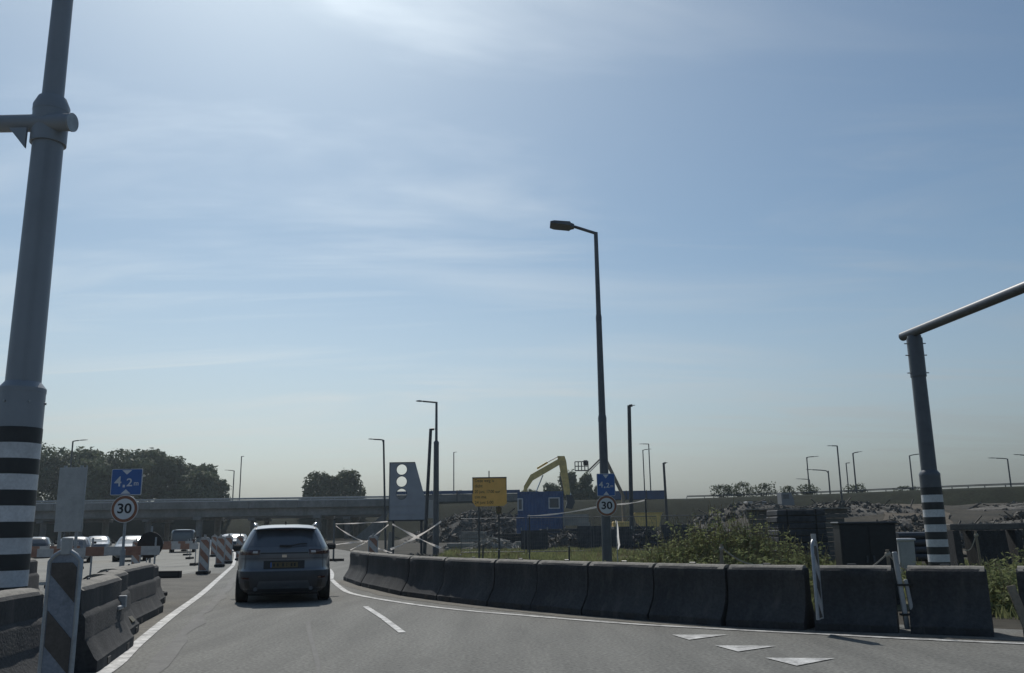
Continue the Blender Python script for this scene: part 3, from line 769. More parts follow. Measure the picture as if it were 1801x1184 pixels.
# ------------------------------------------------------------------ beacons
def beacon(label, loc, rz, s=1.0, group=None, foot=True, fr=0.018, zoff=0.12, red=None, white=None, bw=0.34):
    t = thing('traffic_beacon', label, 'beacon', loc, rz, group)
    red, white = red or M_RED, white or M_BWHITE
    w, h = bw * s, 1.18 * s
    z0 = zoff
    sh = 0.07 * s
    outline = [(-w / 2, z0), (w / 2, z0), (w / 2, z0 + h - sh), (w / 2 - 0.035 * s, z0 + h - 0.03 * s), (w * 0.16, z0 + h), (-w * 0.16, z0 + h), (-w / 2 + 0.035 * s, z0 + h - 0.03 * s), (-w / 2, z0 + h - sh)]
    MB().prism(outline, -0.008, 0.012).build('panel', white, t)
    inner = [(-w / 2 + .02, z0 + .02), (w / 2 - .02, z0 + .02), (w / 2 - .02, z0 + h - sh - .01), (-w / 2 + .02, z0 + h - sh - .01)]
    k = 0.72
    nrm = math.hypot(1, 1)
    for side, ya in ((0, -0.012), (1, 0.013)):
        d = z0 - 0.62 * s
        i = 0
        while d < z0 + h + 0.6 * s:
            # bands slope down to the right as seen from the road
            sx = 1 if side == 0 else -1
            poly = clip(inner, -1 * sx * 1.1, -1, -d)
            poly = clip(poly, 1.1 * sx, 1, d + 0.255 * s)
            if len(poly) > 2 and i % 2 == 0:
                MB().prism(poly, ya - 0.001, ya + 0.002).build('stripe', red, t)
            d += 0.255 * s; i += 1
    # tubular frame
    r = fr * s
    for sx in (-1, 1):
        MB().tube([(sx * w / 2, 0, z0), (sx * w / 2, 0, z0 + h - sh), (sx * (w / 2 - 0.035 * s), 0, z0 + h - 0.028 * s), (sx * w * 0.15, 0, z0 + h)], r, 8).build('frame_tube', M_GALV, t, smooth=True)
    MB().tube([(0, 0, z0 + h - 0.02), (0, 0, z0 + h + 0.10 * s)], 0.04 * s, 12).build('cap', M_ALU, t, smooth=True)
    if foot:
        MB().tube([(0, 0, 0.05), (0, 0, z0 + 0.02)], 0.03, 8).build('stem', M_GALV, t)
        MB().box((0, 0, 0.06), (0.42, 0.72, 0.11), ch=0.025).build('foot', M_RUBBER, t)
    return t
beacon('large red and white striped beacon nearest the camera, in front of the barrier end', (-3.385, 6.9, 0), R(4), red=M_DARKRED, white=M_DARKWHITE, bw=0.225)
GB = 'beacons in a row left of the car'
beacon('first and largest striped beacon in the row left of the car', (-11.1, 32.7, 0), R(10), 0.98, GB)
beacon('second striped beacon in the row left of the car', (-12.75, 39.6, 0), R(14), 0.98, GB)
beacon('third striped beacon in the row left of the car', (-13.75, 43.9, 0), R(14), 0.98, GB)
beacon('last striped beacon in the row, close to the car mirror', (-14.6, 48.5, 0), R(14), 0.98, GB)
beacon('small far striped beacon alone on the road under the viaduct', (-27.5, 76, 0), R(12), 0.98, GB)
beacon('striped beacon standing before the dark van', (-18.6, 56.5, 0), R(12), 0.98, GB)
beacon('striped beacon between the slim sign post and the dark round sign back', (-14.9, 36.0, 0), R(10), 0.9, GB)
beacon('dusty striped beacon behind the far end of the dark barrier', (-5.15, 33.2, 0), R(8), 0.95)
beacon('plastic striped beacon seen edge-on, hung on the dark barrier wall', (4.02, 12.30, 0.0), R(58), 0.86, None, False, 0.026, 0.20, red=M_DARKRED, white=M_BWHITE, bw=0.26)
beacon('small striped beacon behind the near large beacon, next to the pale cars', (-12.7, 25.5, 0), R(8), 0.7)

# ------------------------------------------------------------------ concrete barrier blocks
def barrier_block(label, p, q, h, foot, group, gap=0.03, wob=0.0, ledge=True):
    p, q = Vector((*p, 0)), Vector((*q, 0))
    d = q - p; L = d.length - gap
    c = (p + q) / 2
    rz = math.atan2(d.y, d.x)
    t = thing('concrete_barrier_block', label, 'barrier block', (c.x, c.y, 0), rz + wob, group)
    pr = [(foot, 0.0), (foot, 0.13), (foot - 0.03, 0.155), (0.275, 0.33), (0.262, 0.355), (0.255, h * 0.62), (0.238, h * 0.655), (0.205, h * 0.69), (0.198, h - 0.062), (0.165, h - 0.030)]
    if not ledge: pr = [(foot, 0.0), (foot, 0.11), (foot - 0.02, 0.13), (0.19, 0.33), (0.175, 0.38), (0.150, h * 0.62), (0.148, h * 0.78), (0.155, h * 0.80), (0.148, h - 0.062), (0.118, h - 0.030)]
    prof = pr + [(-a, b) for a, b in reversed(pr)]
    secs = []
    n = max(4, int(L / 0.16))
    for i in range(n + 1):
        u = -L / 2 + L * i / n
        end = min(1.0, min(i, n - i) / 0.5)
        sec = []
        for k, (a, b) in enumerate(prof):
            nz = noise.noise(Vector((c.x * 3 + u * 2.3, a * 4 + c.y, b * 3.0)))
            nz2 = noise.noise(Vector((c.x * 3 + u * 9.0, a * 9 + c.y, b * 9.0)))
            off = 0.006 * nz + 0.006 * nz2
            inset = 0.018 if i in (0, n) else 0.0
            chip = 0.0
            if b > h * 0.9: chip = -0.014 * max(0, nz2 + 0.1)
            sgn = 1 if a > 0 else -1
            sec.append((u, a - sgn * (inset - off), max(0, b + chip * 0.5 - (inset * 0.5 if b > 0 else 0))))
        secs.append(sec)
    MB().loft(secs).build('body', M_CONC, t, smooth=True)
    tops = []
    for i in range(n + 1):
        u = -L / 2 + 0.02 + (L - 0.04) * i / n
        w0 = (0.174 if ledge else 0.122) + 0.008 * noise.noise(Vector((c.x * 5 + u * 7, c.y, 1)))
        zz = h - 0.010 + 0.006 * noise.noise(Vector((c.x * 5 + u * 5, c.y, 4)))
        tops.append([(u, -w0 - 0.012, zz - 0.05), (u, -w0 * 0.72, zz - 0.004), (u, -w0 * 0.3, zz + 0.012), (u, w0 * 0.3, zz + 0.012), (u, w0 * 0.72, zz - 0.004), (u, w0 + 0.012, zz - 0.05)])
    MB().loft(tops).build('lit_top_face', M_TOPLIT, t, smooth=True)  # domed strip, coloured and shaped to read as a sunlit edge
    # recessed drain slots at the foot and lifting eye on top
    for u in (-L * 0.26, L * 0.26):
        for sg in (-1, 1):
            MB().box((u, sg * (foot - 0.004), 0.06), (0.16, 0.02, 0.07)).build('drain_slot', M_PLASTIC, t)
    MB().tube([(-0.06, 0, h - 0.01), (-0.05, 0, h + 0.018), (0.05, 0, h + 0.018), (0.06, 0, h - 0.01)], 0.009, 6).build('lifting_eye', M_POLE_D, t)
    return t, L
JR = [(-4.89, 27.82), (-3.82, 24.58), (-2.29, 20.92), (-1.39, 19.39), (-0.29, 17.77), (0.50, 16.79), (1.34, 15.78), (2.30, 14.74), (3.23, 13.81), (4.19, 13.18), (5.31, 12.67), (6.33, 12.14)]
JR = [(x * 0.985, y * 0.985 + 0.05) for x, y in JR]
ordn = ['first block at the far end', 'second block from the far end', 'third block from the far end', 'fourth block from the far end', 'fifth block from the far end', 'sixth block from the far end',
        'block just left of the tall street lamp', 'block just right of the tall street lamp', 'block in front of the tallest weeds', 'block bearing the edge-on beacon at its near end', 'block in front of the striped post']
GRB = 'dark concrete blocks of the curved barrier wall'
for i in range(len(JR) - 1):
    gap = 0.018 if i < 9 else 0.17
    barrier_block(('dark concrete barrier wall on the right, ' if False else 'dark concrete barrier, ') + ordn[i], JR[i], JR[i + 1], 0.86, 0.33, GRB, gap, R(random.uniform(-0.4, 0.4)), False)
barrier_block('dark concrete barrier, last block cut by the picture edge beyond a wide gap', (6.50, 12.0), (7.7, 11.3), 0.86, 0.33, GRB, 0.04, 0.0, False)
GLB = 'weathered concrete blocks of the stepped barrier'
t, L = barrier_block('weathered barrier block below the thick striped portal post', (-4.78, 7.2), (-4.98, 9.40), 0.9, 0.40, GLB, 0.03)
t, L = barrier_block('weathered barrier block with a bracket, right behind the large near beacon', (-4.78, 9.75), (-5.38, 12.15), 0.9, 0.40, GLB, 0.05)
MB().box((0.72, -0.235, 0.52), (0.34, 0.10, 0.05), ch=0.01).build('bracket', M_GALV, t)
MB().box((0.86, -0.26, 0.58), (0.08, 0.10, 0.15), ch=0.01).build('bracket', M_GALV, t)
t, L = barrier_block('short weathered barrier block with a yellow reflector on its foot', (-5.62, 12.35), (-6.02, 13.85), 0.9, 0.40, GLB, 0.05)
ang = math.atan2(0.185, 0.16)
MB().box((0.30, -0.302, 0.262), (0.30, 0.012, 0.20), rot=Matrix.Rotation(-R(41), 3, 'X')).build('reflector', M_NPLATE, t)
t, L = barrier_block('last weathered barrier block next to the slim sign post', (-6.28, 14.2), (-6.94, 17.2), 0.9, 0.40, GLB, 0.05)
t, L = barrier_block('weathered barrier block beyond the slim sign post', (-7.35, 17.9), (-7.8, 19.6), 0.8, 0.38, GLB, 0.05)
# darker row further left
t, L = barrier_block('dark barrier block in the back row between portal post and near beacon', (-8.9, 14.0), (-9.6, 16.6), 0.95, 0.36, GLB, 0.05)
t, L = barrier_block('dark barrier block in the back row behind the large near beacon', (-9.7, 17.0), (-10.4, 19.6), 0.95, 0.36, GLB, 0.05)

# posts and loose planks at the joints of the dark barrier
tp = thing('joint_post', 'thin grey metal post strapped into the joint of the dark barrier', 'post', (5.15, 12.36, 0))
MB().box((0.0, 0, 0.55), (0.06, 0.05, 1.0), ch=0.008, rot=Matrix.Rotation(R(-4), 3, 'Y')).build('upright', M_GALV, tp)
MB().box((0.10, -0.02, 0.36), (0.05, 0.04, 0.66), ch=0.008, rot=Matrix.Rotation(R(-6), 3, 'Y')).build('upright', M_GALV, tp)
for z in (0.24, 0.62): MB().box((0.05, -0.015, z), (0.19, 0.075, 0.025)).build('strap', M_RUBBER, tp)
pk = thing('loose_plank', 'pale plank leaning in the wide gap of the dark barrier', 'plank', (6.38, 11.75, 0))
MB().box((0, 0, 0.32), (0.11, 0.03, 0.64), ch=0.006, rot=Matrix.Rotation(R(-9), 3, 'Y') @ Matrix.Rotation(R(-14), 3, 'X')).build('board', M_WOOD, pk)

def stake(label, loc, h, lean, ropes, group='wooden stakes with rope'):
    t = thing('wooden_stake', label, 'stake', loc, 0, group)
    top = Vector((lean * h, 0, h))
    MB().tube([(0, 0, 0), tuple(top)], [0.03, 0.026], 8).build('pole', M_WOOD, t, smooth=True)
    MB().tube([tuple(top * 0.93 + Vector((-0.03, 0, 0))), tuple(top * 0.93 + Vector((0.035, 0, 0.02)))], 0.035, 8).build('knot', M_ROPE, t)
    for (dx, dy, dz) in ropes:
        p0 = top * 0.95; p1 = Vector((dx, dy, dz))
        pts = [p0.lerp(p1, k / 8) - Vector((0, 0, 0.12 * math.sin(math.pi * k / 8))) for k in range(9)]
        MB().tube(pts, 0.012, 6).build('rope', M_ROPE, t)
    return t
stake('leaning stake with rope rising behind the dark barrier at the weeds', (3.32, 15.1, 0), 1.13, 0.08, ((0.9, 0.2, 0.80), (0.15, 0.1, 0.75)))
stake('stake with two ropes rising in the joint beside the dark cabinet', (5.32, 13.05, 0), 1.06, -0.02, ((-0.6, 0.3, 0.78), (0.6, 0.3, 0.78)))
stake('pale stake propped by a stick in the field under the trestle', (9.65, 19.0, 0), 1.24, -0.05, ((-0.28, 0.1, 0.86),))

# ------------------------------------------------------------------ plate with three holes
hp = thing('holed_plate', 'large grey steel plate with three round holes and a slanted edge', 'steel plate', (-6.93, 50, 0))
bm = bmesh.new()
outer = [(0, 2.0), (2.02, 2.0), (2.02, 3.05), (1.43, 5.15), (0, 5.15)]
def loop(pts):
    vs = [bm.verts.new((x, 0, z)) for x, z in pts]
    return [bm.edges.new((vs[i], vs[(i + 1) % len(vs)])) for i in range(len(vs))]
ed = loop(outer)
for cz in (4.74, 4.08, 3.40): ed += loop(disc(0.285, 28, 0.69, cz))
bmesh.ops.triangle_fill(bm, use_beauty=True, use_dissolve=False, edges=ed)
for f in list(bm.faces):
    c = f.calc_center_median()
    if any(math.hypot(c.x - 0.69, c.z - cz) < 0.26 for cz in (4.74, 4.08, 3.40)): bm.faces.remove(f)
ext = bmesh.ops.extrude_face_region(bm, geom=list(bm.faces))
bmesh.ops.translate(bm, vec=(0, 0.06, 0), verts=[g for g in ext['geom'] if isinstance(g, bmesh.types.BMVert)])
bmesh.ops.recalc_face_normals(bm, faces=bm.faces)
me = bpy.data.meshes.new('plate'); bm.to_mesh(me); bm.free(); me.materials.append(M_PLATE)
o = bpy.data.objects.new('plate', me); COL.objects.link(o); o.parent = hp
MB().box((0.015, -0.02, 3.58), (0.03, 0.03, 3.1)).build('edge_flange', M_POLE, hp)
MB().box((0.72, -0.02, 5.135), (1.40, 0.03, 0.03)).build('edge_flange', M_POLE, hp)
for z in (2.3, 2.75): MB().box((1.0, -0.015, z), (1.9, 0.02, 0.03)).build('rib', M_PLATE, hp)
for cz in (4.74, 4.08, 3.40):
    mr2 = MB(); ring(mr2, 0.285, 0.315, -0.006, 28, 0.69, cz); mr2.build('hole_rim', M_POLE, hp)
MB().box((1.0, 0.05, 1.96), (2.2, 0.14, 0.08)).build('bottom_rail', M_POLE_D, hp)
for x in (0.25, 1.8): MB().box((x, 0.12, 1.0), (0.12, 0.1, 2.0)).build('leg', M_POLE_D, hp)
MB().box((2.28, 0.1, 2.55), (0.36, 0.05, 1.0), ch=0.01).build('side_panel', M_ALU, hp)
MB().prism([(-0.12, 0.0), (0.22, 0.0), (0.12, 1.35), (0.0, 1.35)], 0.2, 0.6).build('ballast_block', M_CONC_L, hp)

# ------------------------------------------------------------------ orange road works sign
og = thing('roadworks_sign', 'orange road works notice board with five lines of text on two posts', 'sign', (-1.09, 40, 0))
MB().prism([(-0.62, 2.42), (0.62, 2.42), (0.76, 2.54), (0.76, 3.69), (-0.76, 3.69), (-0.76, 2.62)], 0.0, 0.04).build('board', M_ORANGE, og)
MB().box((0, -0.006, 3.665), (1.53, 0.02, 0.05)).build('frame', M_POLE_D, og)
MB().box((0.745, -0.006, 3.38), (0.03, 0.02, 0.52)).build('frame', M_POLE_D, og)
MB().box((-0.745, -0.006, 3.30), (0.03, 0.02, 0.68)).build('frame', M_POLE_D, og)
for i, (tx, z) in enumerate((('Deze weg is', 3.53), ('dicht', 3.30), ('20 juni, 17:00 uur', 3.05), ('t/m ma.', 2.82), ('24 juni 5:00', 2.58))):
    text_part('lettering', tx, 0.185, M_SIGNBLACK, og, (-0.66, -0.004, z), 'LEFT', xs=0.86 if i == 2 else 0.95)
for x in (-0.48, 0.40): MB().tube([(x, 0.09, 0), (x, 0.09, 3.6)], 0.04, 10).build('post', M_POLE_D, og, smooth=True)
MB().box((-0.02, 0.08, 3.8), (0.045, 0.03, 0.34)).build('top_spike', M_POLE_D, og)
MB().box((0.40, -0.01, 2.23), (0.24, 0.02, 0.30), ch=0.004).build('tag', M_NPLATE, og)
text_part('lettering', 'U', 0.2, M_SIGNRED, og, (0.40, -0.022, 2.24))

# ------------------------------------------------------------------ site cabins
def cabin(label, loc, rz, L, W, H, wins, z0=0.0):
    t = thing('site_cabin', label, 'site cabin', loc, rz, 'blue site cabins stacked in two storeys')
    for sy, ry in ((-W / 2, 0), (W / 2, math.pi)):
        # corrugated long wall
        prof = []; x = -L / 2 + 0.12; k = 0
        while x < L / 2 - 0.12:
            prof.append((x, sy + (0.0 if k % 4 < 2 else 0.045) * (1 if sy < 0 else -1))); x += 0.14 if k % 2 == 0 else 0.05; k += 1
        MB().strip([(a, b, 0.12) for a, b in prof], [(a, b, H - 0.12) for a, b in prof]).build('wall', M_CBLUE, t)
    for sx in (-1, 1):
        MB().box((sx * (L / 2 - 0.06), 0, H / 2), (0.06, W - 0.2, H - 0.24)).build('end_wall', M_CBLUE, t)
        for sy in (-1, 1): MB().box((sx * (L / 2 - 0.08), sy * (W / 2 - 0.04), H / 2), (0.17, 0.17, H - 0.002)).build('corner_post', M_CBLUE, t)
    for z in (0.07, H - 0.07):
        for sy in (-1, 1): MB().box((0, sy * (W / 2 - 0.03), z), (L - 0.3, 0.14, 0.14)).build('side_rail', M_CBLUE, t)
    MB().box((0, 0, H - 0.04), (L - 0.1, W - 0.1, 0.08)).build('roof', M_CBLUE, t)
    MB().box((0, 0, 0.10), (L - 0.1, W - 0.1, 0.08)).build('floor', M_CBLUE, t)
    for (x, z, w, h) in wins:
        f = MB().box((x, -W / 2 - 0.02, z), (w + 0.24, 0.06, h + 0.24)).build('window_frame', M_WHITE, t)
        MB().box((x, -W / 2 - 0.045, z), (w, 0.03, h)).build('pane', M_GLASS, f)
    return t
cabin('lower blue site cabin under the one with white window frames', (2.86, 101.3, 0), 0, 5.3, 2.5, 2.75, ())
cabin('upper blue site cabin with white framed windows', (2.90, 101.3, 2.76), 0, 5.05, 2.44, 2.68, ((1.5, 1.40, 1.0, 1.0), (-2.25, 1.3, 0.35, 1.1)))
# white boards and grey cabinet beside the cabins
for lab, (x, y, z), (w, h) in (('wide pale board leaning right of the blue cabins', (6.6, 98, 2.3), (2.8, 1.2)), ('narrow pale board below the wide one, right of the blue cabins', (7.4, 97, 1.0), (1.3, 2.0))):
    t = thing('board', lab, 'board', (x, y, 0))
    MB().box((0, 0, z), (w, 0.06, h), ch=0.01).build('panel', M_CONC_L, t)
    for sx in (-1, 1): MB().box((sx * (w / 2 - 0.1), 0.12, (z + h / 2) / 2), (0.1, 0.1, z + h / 2)).build('leg', M_WOOD, t)

# ------------------------------------------------------------------ excavator
ex = thing('excavator', 'yellow excavator with raised boom and hanging stick behind the blue cabins', 'excavator', (0.6, 112, 0))
def bar2(poly, y0, y1): return MB().prism(poly, y0, y1)
bar2([(0.1, 1.9), (0.9, 1.9), (1.0, 6.2), (1.75, 7.3), (5.15, 9.2), (5.35, 9.75), (5.05, 9.95), (4.6, 9.7), (1.45, 7.98), (0.62, 6.6)], -0.28, 0.28).build('boom', M_YELLOW, ex)
bar2([(4.85, 10.25), (5.75, 10.25), (5.95, 9.6), (6.35, 5.6), (6.0, 5.2), (5.65, 5.5), (5.05, 9.2)], -0.22, 0.22).build('stick', M_YELLOW, ex)
MB().tube([(2.3, 0, 8.75), (3.6, 0, 9.5)], 0.13, 10).build('stick_cylinder', M_YELLOW, ex)
MB().tube([(3.6, 0, 9.5), (4.95, 0, 10.2)], 0.07, 8).build('piston', M_CHROME, ex)
for y in (-0.4, 0.4):
    MB().tube([(0.9, y, 2.6), (2.0, y, 5.6)], 0.13, 10).build('boom_cylinder', M_YELLOW, ex)
    MB().tube([(2.0, y, 5.6), (3.0, y, 7.9)], 0.07, 8).build('piston', M_CHROME, ex)
bar2([(5.8, 5.5), (6.5, 5.4), (6.9, 4.6), (6.5, 3.7), (5.7, 3.9), (5.9, 4.6)], -0.55, 0.55).build('bucket', M_POLE_D, ex)
MB().tube([(5.95, 0, 6.9), (6.4, 0, 5.4)], 0.08, 8).build('bucket_cylinder', M_CHROME, ex)
MB().box((-1.3, 0, 2.0), (3.4, 2.6, 1.5), ch=0.15).build('house', M_YELLOW, ex)
MB().box((-2.9, 0, 1.9), (0.7, 2.6, 1.3), ch=0.2).build('counterweight', M_POLE_D, ex)
MB().prism([(-0.6, 1.5), (0.9, 1.5), (0.9, 2.4), (0.5, 3.2), (-0.6, 3.2)], -1.35, -0.4).build('cab', M_GLASS, ex)
for y in (-1.1, 1.1):
    MB().prism(rrect(-2.3, 0.0, 1.7, 0.95, 0.45), y - 0.3, y + 0.3).build('track', M_RUBBER, ex)

# boom lift
bl = thing('boom_lift', 'articulated boom lift with railed basket raised beside the tall lamp', 'boom lift', (11.9, 120, 0))
for sx in (-1, 1):
    for sy in (-1, 1): MB().tube([(sx * 1.2 + 2, sy * 1.1 - 0.15, 0.5), (sx * 1.2 + 2, sy * 1.1 + 0.15, 0.5)], 0.5, 16).build('wheel', M_RUBBER, bl)
MB().box((2, 0, 0.9), (3.4, 1.9, 0.6), ch=0.1).build('chassis', M_YELLOW, bl)
MB().box((2.1, 0, 1.7), (2.2, 1.6, 1.0), ch=0.1).build('turntable', M_YELLOW, bl)
MB().box((2.55, 0, 3.8), (0.45, 0.45, 3.6), ch=0.03).build('riser', M_WOOD, bl)
def beam(a, b, w, h, name, m, parent):
    a, b = Vector(a), Vector(b); d = b - a
    q = d.to_track_quat('X', 'Z').to_matrix()
    return MB().box((a + b) / 2, (d.length, w, h), rot=q).build(name, m, parent)
beam((2.6, 0, 5.4), (0.15, 0, 10.9), 0.36, 0.42, 'lower_arm', M_WOOD, bl)
beam((0.25, 0, 10.95), (-1.9, 0, 8.95), 0.30, 0.20, 'upper_arm', M_WOOD, bl)
beam((0.25, 0.2, 10.65), (-1.8, 0.2, 8.70), 0.12, 0.10, 'upper_arm', M_POLE_D, bl)
bk = MB().box((-2.85, 0, 8.92), (1.8, 0.9, 0.10)).build('basket_floor', M_POLE_D, bl)
for x in (-3.72, -3.28, -2.85, -2.42, -1.98):
    for y in (-0.42, 0.42): MB().tube([(x, y, 8.95), (x, y, 10.1)], 0.035, 6).build('basket_rail', M_POLE_D, bl)
for z in (9.5, 10.1):
    for y in (-0.42, 0.42): MB().tube([(-3.72, y, z), (-1.98, y, z)], 0.035, 6).build('basket_rail', M_POLE_D, bl)
    for x in (-3.72, -1.98): MB().tube([(x, -0.42, z), (x, 0.42, z)], 0.035, 6).build('basket_rail', M_POLE_D, bl)
MB().box((-2.3, 0.1, 9.95), (0.6, 0.4, 0.7), ch=0.1).build('control_box', M_PLASTIC, bl)

# yellow skip and white truck by the dike
yk = thing('skip', 'small yellow skip below the blue screen beside the dark mast', 'skip', (12.6, 86, 1.35))
MB().prism([(-0.9, 0.1), (0.9, 0.1), (1.25, 1.35), (-1.25, 1.35)], -0.8, 0.8).build('body', M_YELLOW, yk)
MB().box((0, 0, 1.37), (2.6, 1.7, 0.08)).build('rim', M_YELLOW, yk)
wt = thing('site_truck', 'white site truck with flat bed parked at the foot of the dike', 'truck', (33.2, 118, 3.2))
wt.scale = (0.85, 0.85, 0.8)
MB().box((-1.2, 0, 1.0), (5.6, 2.2, 0.35), ch=0.03).build('bed', M_CONC_L, wt)
MB().box((-2.2, 0, 1.35), (3.0, 2.0, 0.5), ch=0.05).build('load', M_ALU, wt)
MB().prism([(1.6, 0.9), (3.5, 0.9), (3.5, 1.7), (3.1, 2.95), (1.6, 2.95)], -1.1, 1.1).build('cab', M_GREY_VAN, wt)
MB().box((2.3, -1.11, 2.3), (0.9, 0.02, 0.7)).build('side_window', M_GLASS, wt)
for x in (-3.0, 2.4):
    for y in (-1.0, 1.0): MB().tube([(x, y - 0.15, 0.45), (x, y + 0.15, 0.45)], 0.45, 16).build('wheel', M_RUBBER, wt)

# ------------------------------------------------------------------ cabinets, stacks and trestle in the field
cb = thing('control_cabinet', 'dark grey roadside control cabinet behind the barrier left of the striped post', 'cabinet', (6.43, 16.8, 0), R(-3))
MB().box((0, 0, 0.76), (1.0, 0.42, 1.34), ch=0.012).build('body', M_PLASTIC, cb)
MB().box((0, 0, 1.445), (1.06, 0.48, 0.04), ch=0.01).build('roof', M_POLE_D, cb)
for x in (-0.25, 0.25): 
    d_ = MB().box((x, -0.216, 0.76), (0.475, 0.012, 1.26), ch=0.003).build('door', M_PLASTIC, cb)
    MB().box((x + (0.19 if x < 0 else -0.19), -0.232, 0.8), (0.03, 0.03, 0.12)).build('handle', M_POLE_D, d_)
MB().box((0, 0, 0.05), (0.98, 0.4, 0.1)).build('plinth', M_CONC, cb)
wc = thing('small_cabinet', 'small pale grey cabinet right of the dark control cabinet', 'cabinet', (8.5, 20.0, 0), R(-4))
MB().box((0, 0, 0.55), (0.34, 0.3, 1.02), ch=0.012).build('body', M_ALU, wc)
MB().box((0, 0, 1.08), (0.40, 0.36, 0.05), ch=0.012).build('roof', M_WHITE, wc)
MB().box((0, -0.152, 0.55), (0.28, 0.008, 0.9)).build('door', M_ALU, wc)

GS = 'grey beams piled in a stack behind the dark bales'
bm_ = MB().box((0, 0, 0), (1.0, 0.28, 0.15), ch=0.008).mesh('beam', M_TIMBER)
z = 0.08; lay = 0
while z < 1.95:
    x0 = 8.45 + random.uniform(-0.06, 0.08); x1 = 12.0 + random.uniform(-0.1, 0.12)
    nb = 2 if lay % 2 else 2
    cut = random.choice((10.2, 10.6, 10.9))
    for (a, b) in ((x0, cut), (cut + 0.05, x1)):
        o = bpy.data.objects.new('grey_beam', bm_); COL.objects.link(o)
        o.location = ((a + b) / 2, 33.0 + random.uniform(-0.06, 0.06), z); o.scale = (b - a, 1, 1)
        side = 'left' if a < 9 else 'right'
        tag(o, 'grey beam on the %s half of the tall stack behind the dark bales' % side, 'beam', GS)
    z += 0.165; lay += 1
pl = thing('pale_sheet', 'pale sheet covering the top of the stack of grey beams', 'sheet', (10.2, 33, 0))
MB().box((0, 0, z - 0.06), (3.75, 0.5, 0.03)).build('sheet', M_CONC_L, pl)
db = thing('wrapped_bale', 'big dark wrapped bale in front of the stacked beams', 'bale', (9.35, 30.2, 0), R(3))
for i in range(9):
    MB().box((random.uniform(-.02, .02), 0, 0.11 + i * 0.213), (1.62 + random.uniform(-.05, .05), 1.1, 0.195), ch=0.03).build('layer', M_NET, db)
for x in (-0.5, 0.45): MB().box((x, -0.575, 0.97), (0.04, 0.01, 1.9)).build('strap', M_RUBBER, db)
tr_ = thing('trestle', 'dark heavy trestle with a thick beam on flared legs behind the weeds', 'trestle', (13.3, 26, 0))
MB().box((0, 0, 1.30), (1.95, 0.4, 0.18), ch=0.02).build('top_beam', M_TIMBER, tr_)
MB().prism([(-0.30, 0.0), (0.62, 0.0), (0.50, 1.2), (-0.42, 1.2)], -0.3, 0.3).build('leg', M_CONC, tr_)
MB().prism([(-0.92, 0.0), (-0.72, 0.0), (-0.78, 1.2), (-0.97, 1.2)], -0.3, 0.3).build('leg', M_CONC, tr_)
MB().prism([(0.8, 0.0), (0.98, 0.0), (0.96, 1.2), (0.8, 1.2)], -0.3, 0.3).build('leg', M_CONC, tr_)
t2 = thing('trestle', 'dark stack of frames at the picture edge right of the trestle', 'trestle', (15.2, 26.5, 0))
for i in range(6): MB().box((0, 0, 0.14 + i * 0.235), (1.9, 0.7, 0.17), ch=0.02).build('layer', M_TIMBER, t2)
pip = MB().tube([(-0.65, 0, 0), (0.65, 0, 0)], 0.11, 12).mesh('pipe', M_POLE_D, True)
k = 0
for row in range(4):
    for i in range(4 - row // 2):
        o = bpy.data.objects.new('steel_pipe', pip); COL.objects.link(o)
        o.location = (12.2 + random.uniform(-.08, .08), 27.4 + i * 0.23 + row * 0.11, 0.42 + row * 0.21)
        tag(o, 'dark steel pipe in the stack between dark cabinet and striped post', 'pipe', 'dark steel pipes stacked on bearers')
for x in (11.8, 12.6):
    o = MB().box((0, 0, 0.155), (0.14, 1.2, 0.31), ch=0.01).build('pipe_bearer', M_TIMBER, None, (x, 27.75, 0))
    tag(o, 'wooden bearer under the dark steel pipes', 'bearer', 'bearers under the steel pipes')

# low hoarding, slabs and material between grass and cabins
for i, (x, y, lab) in enumerate(((-1.2, 49.5, 'wire mesh fence panel right below the orange sign'), (2.4, 49.2, 'wire mesh fence panel in front of the blue cabins'), (6.0, 49.6, 'wire mesh fence panel behind the lamp with signs'), (9.6, 49.0, 'wire mesh fence panel left of the tall weeds'))):
    t = thing('mesh_fence_panel', lab, 'fence panel', (x, y, 0), R((-2, 3, -1, 2)[i]), 'temporary wire mesh fence panels')
    MB().tube([(-1.72, 0, 0.1), (-1.72, 0, 2.0), (1.72, 0, 2.0), (1.72, 0, 0.1)], 0.022, 8).build('frame_tube', M_POLE, t)
    MB().tube([(-1.72, 0, 0.22), (1.72, 0, 0.22)], 0.022, 8).build('frame_tube', M_POLE, t)
    wm = MB()
    for k in range(34): wm.box((-1.66 + k * 0.1, 0, 1.1), (0.008, 0.008, 1.76))
    for k in range(8): wm.box((0, 0.008, 0.32 + k * 0.22), (3.4, 0.008, 0.008))
    stuff(wm.build('wire_mesh', M_POLE, t))
    for sx in (-1.72, 1.72): MB().box((sx, 0, 0.06), (0.24, 0.7, 0.12), ch=0.02).build('foot', M_CONC_L, t)
names = ['first dark cloth hoarding panel counted from the orange sign', '', 'second dark cloth hoarding panel from the orange sign', 'third dark cloth hoarding panel, left of the lamp with signs', '', 'last dark cloth hoarding panel, right of the lamp with signs']
for i in (0, 2, 3, 5):
    t = thing('hoarding_panel', names[i], 'hoarding', (1.2 + i * 1.75, 56 + 0.15 * i, 0), R(-3 + 2 * (i % 2)), 'low dark cloth hoarding panels')
    MB().box((0, 0, 0.75 + 0.06 * (i % 3)), (1.66, 0.04, 1.15 + 0.1 * ((i * 7) % 3)), ch=0.005).build('cloth', M_NET, t)
    for sx in (-0.8, 0.8): MB().tube([(sx, 0.04, 0), (sx, 0.04, 1.5)], 0.03, 6).build('post', M_GALV, t)
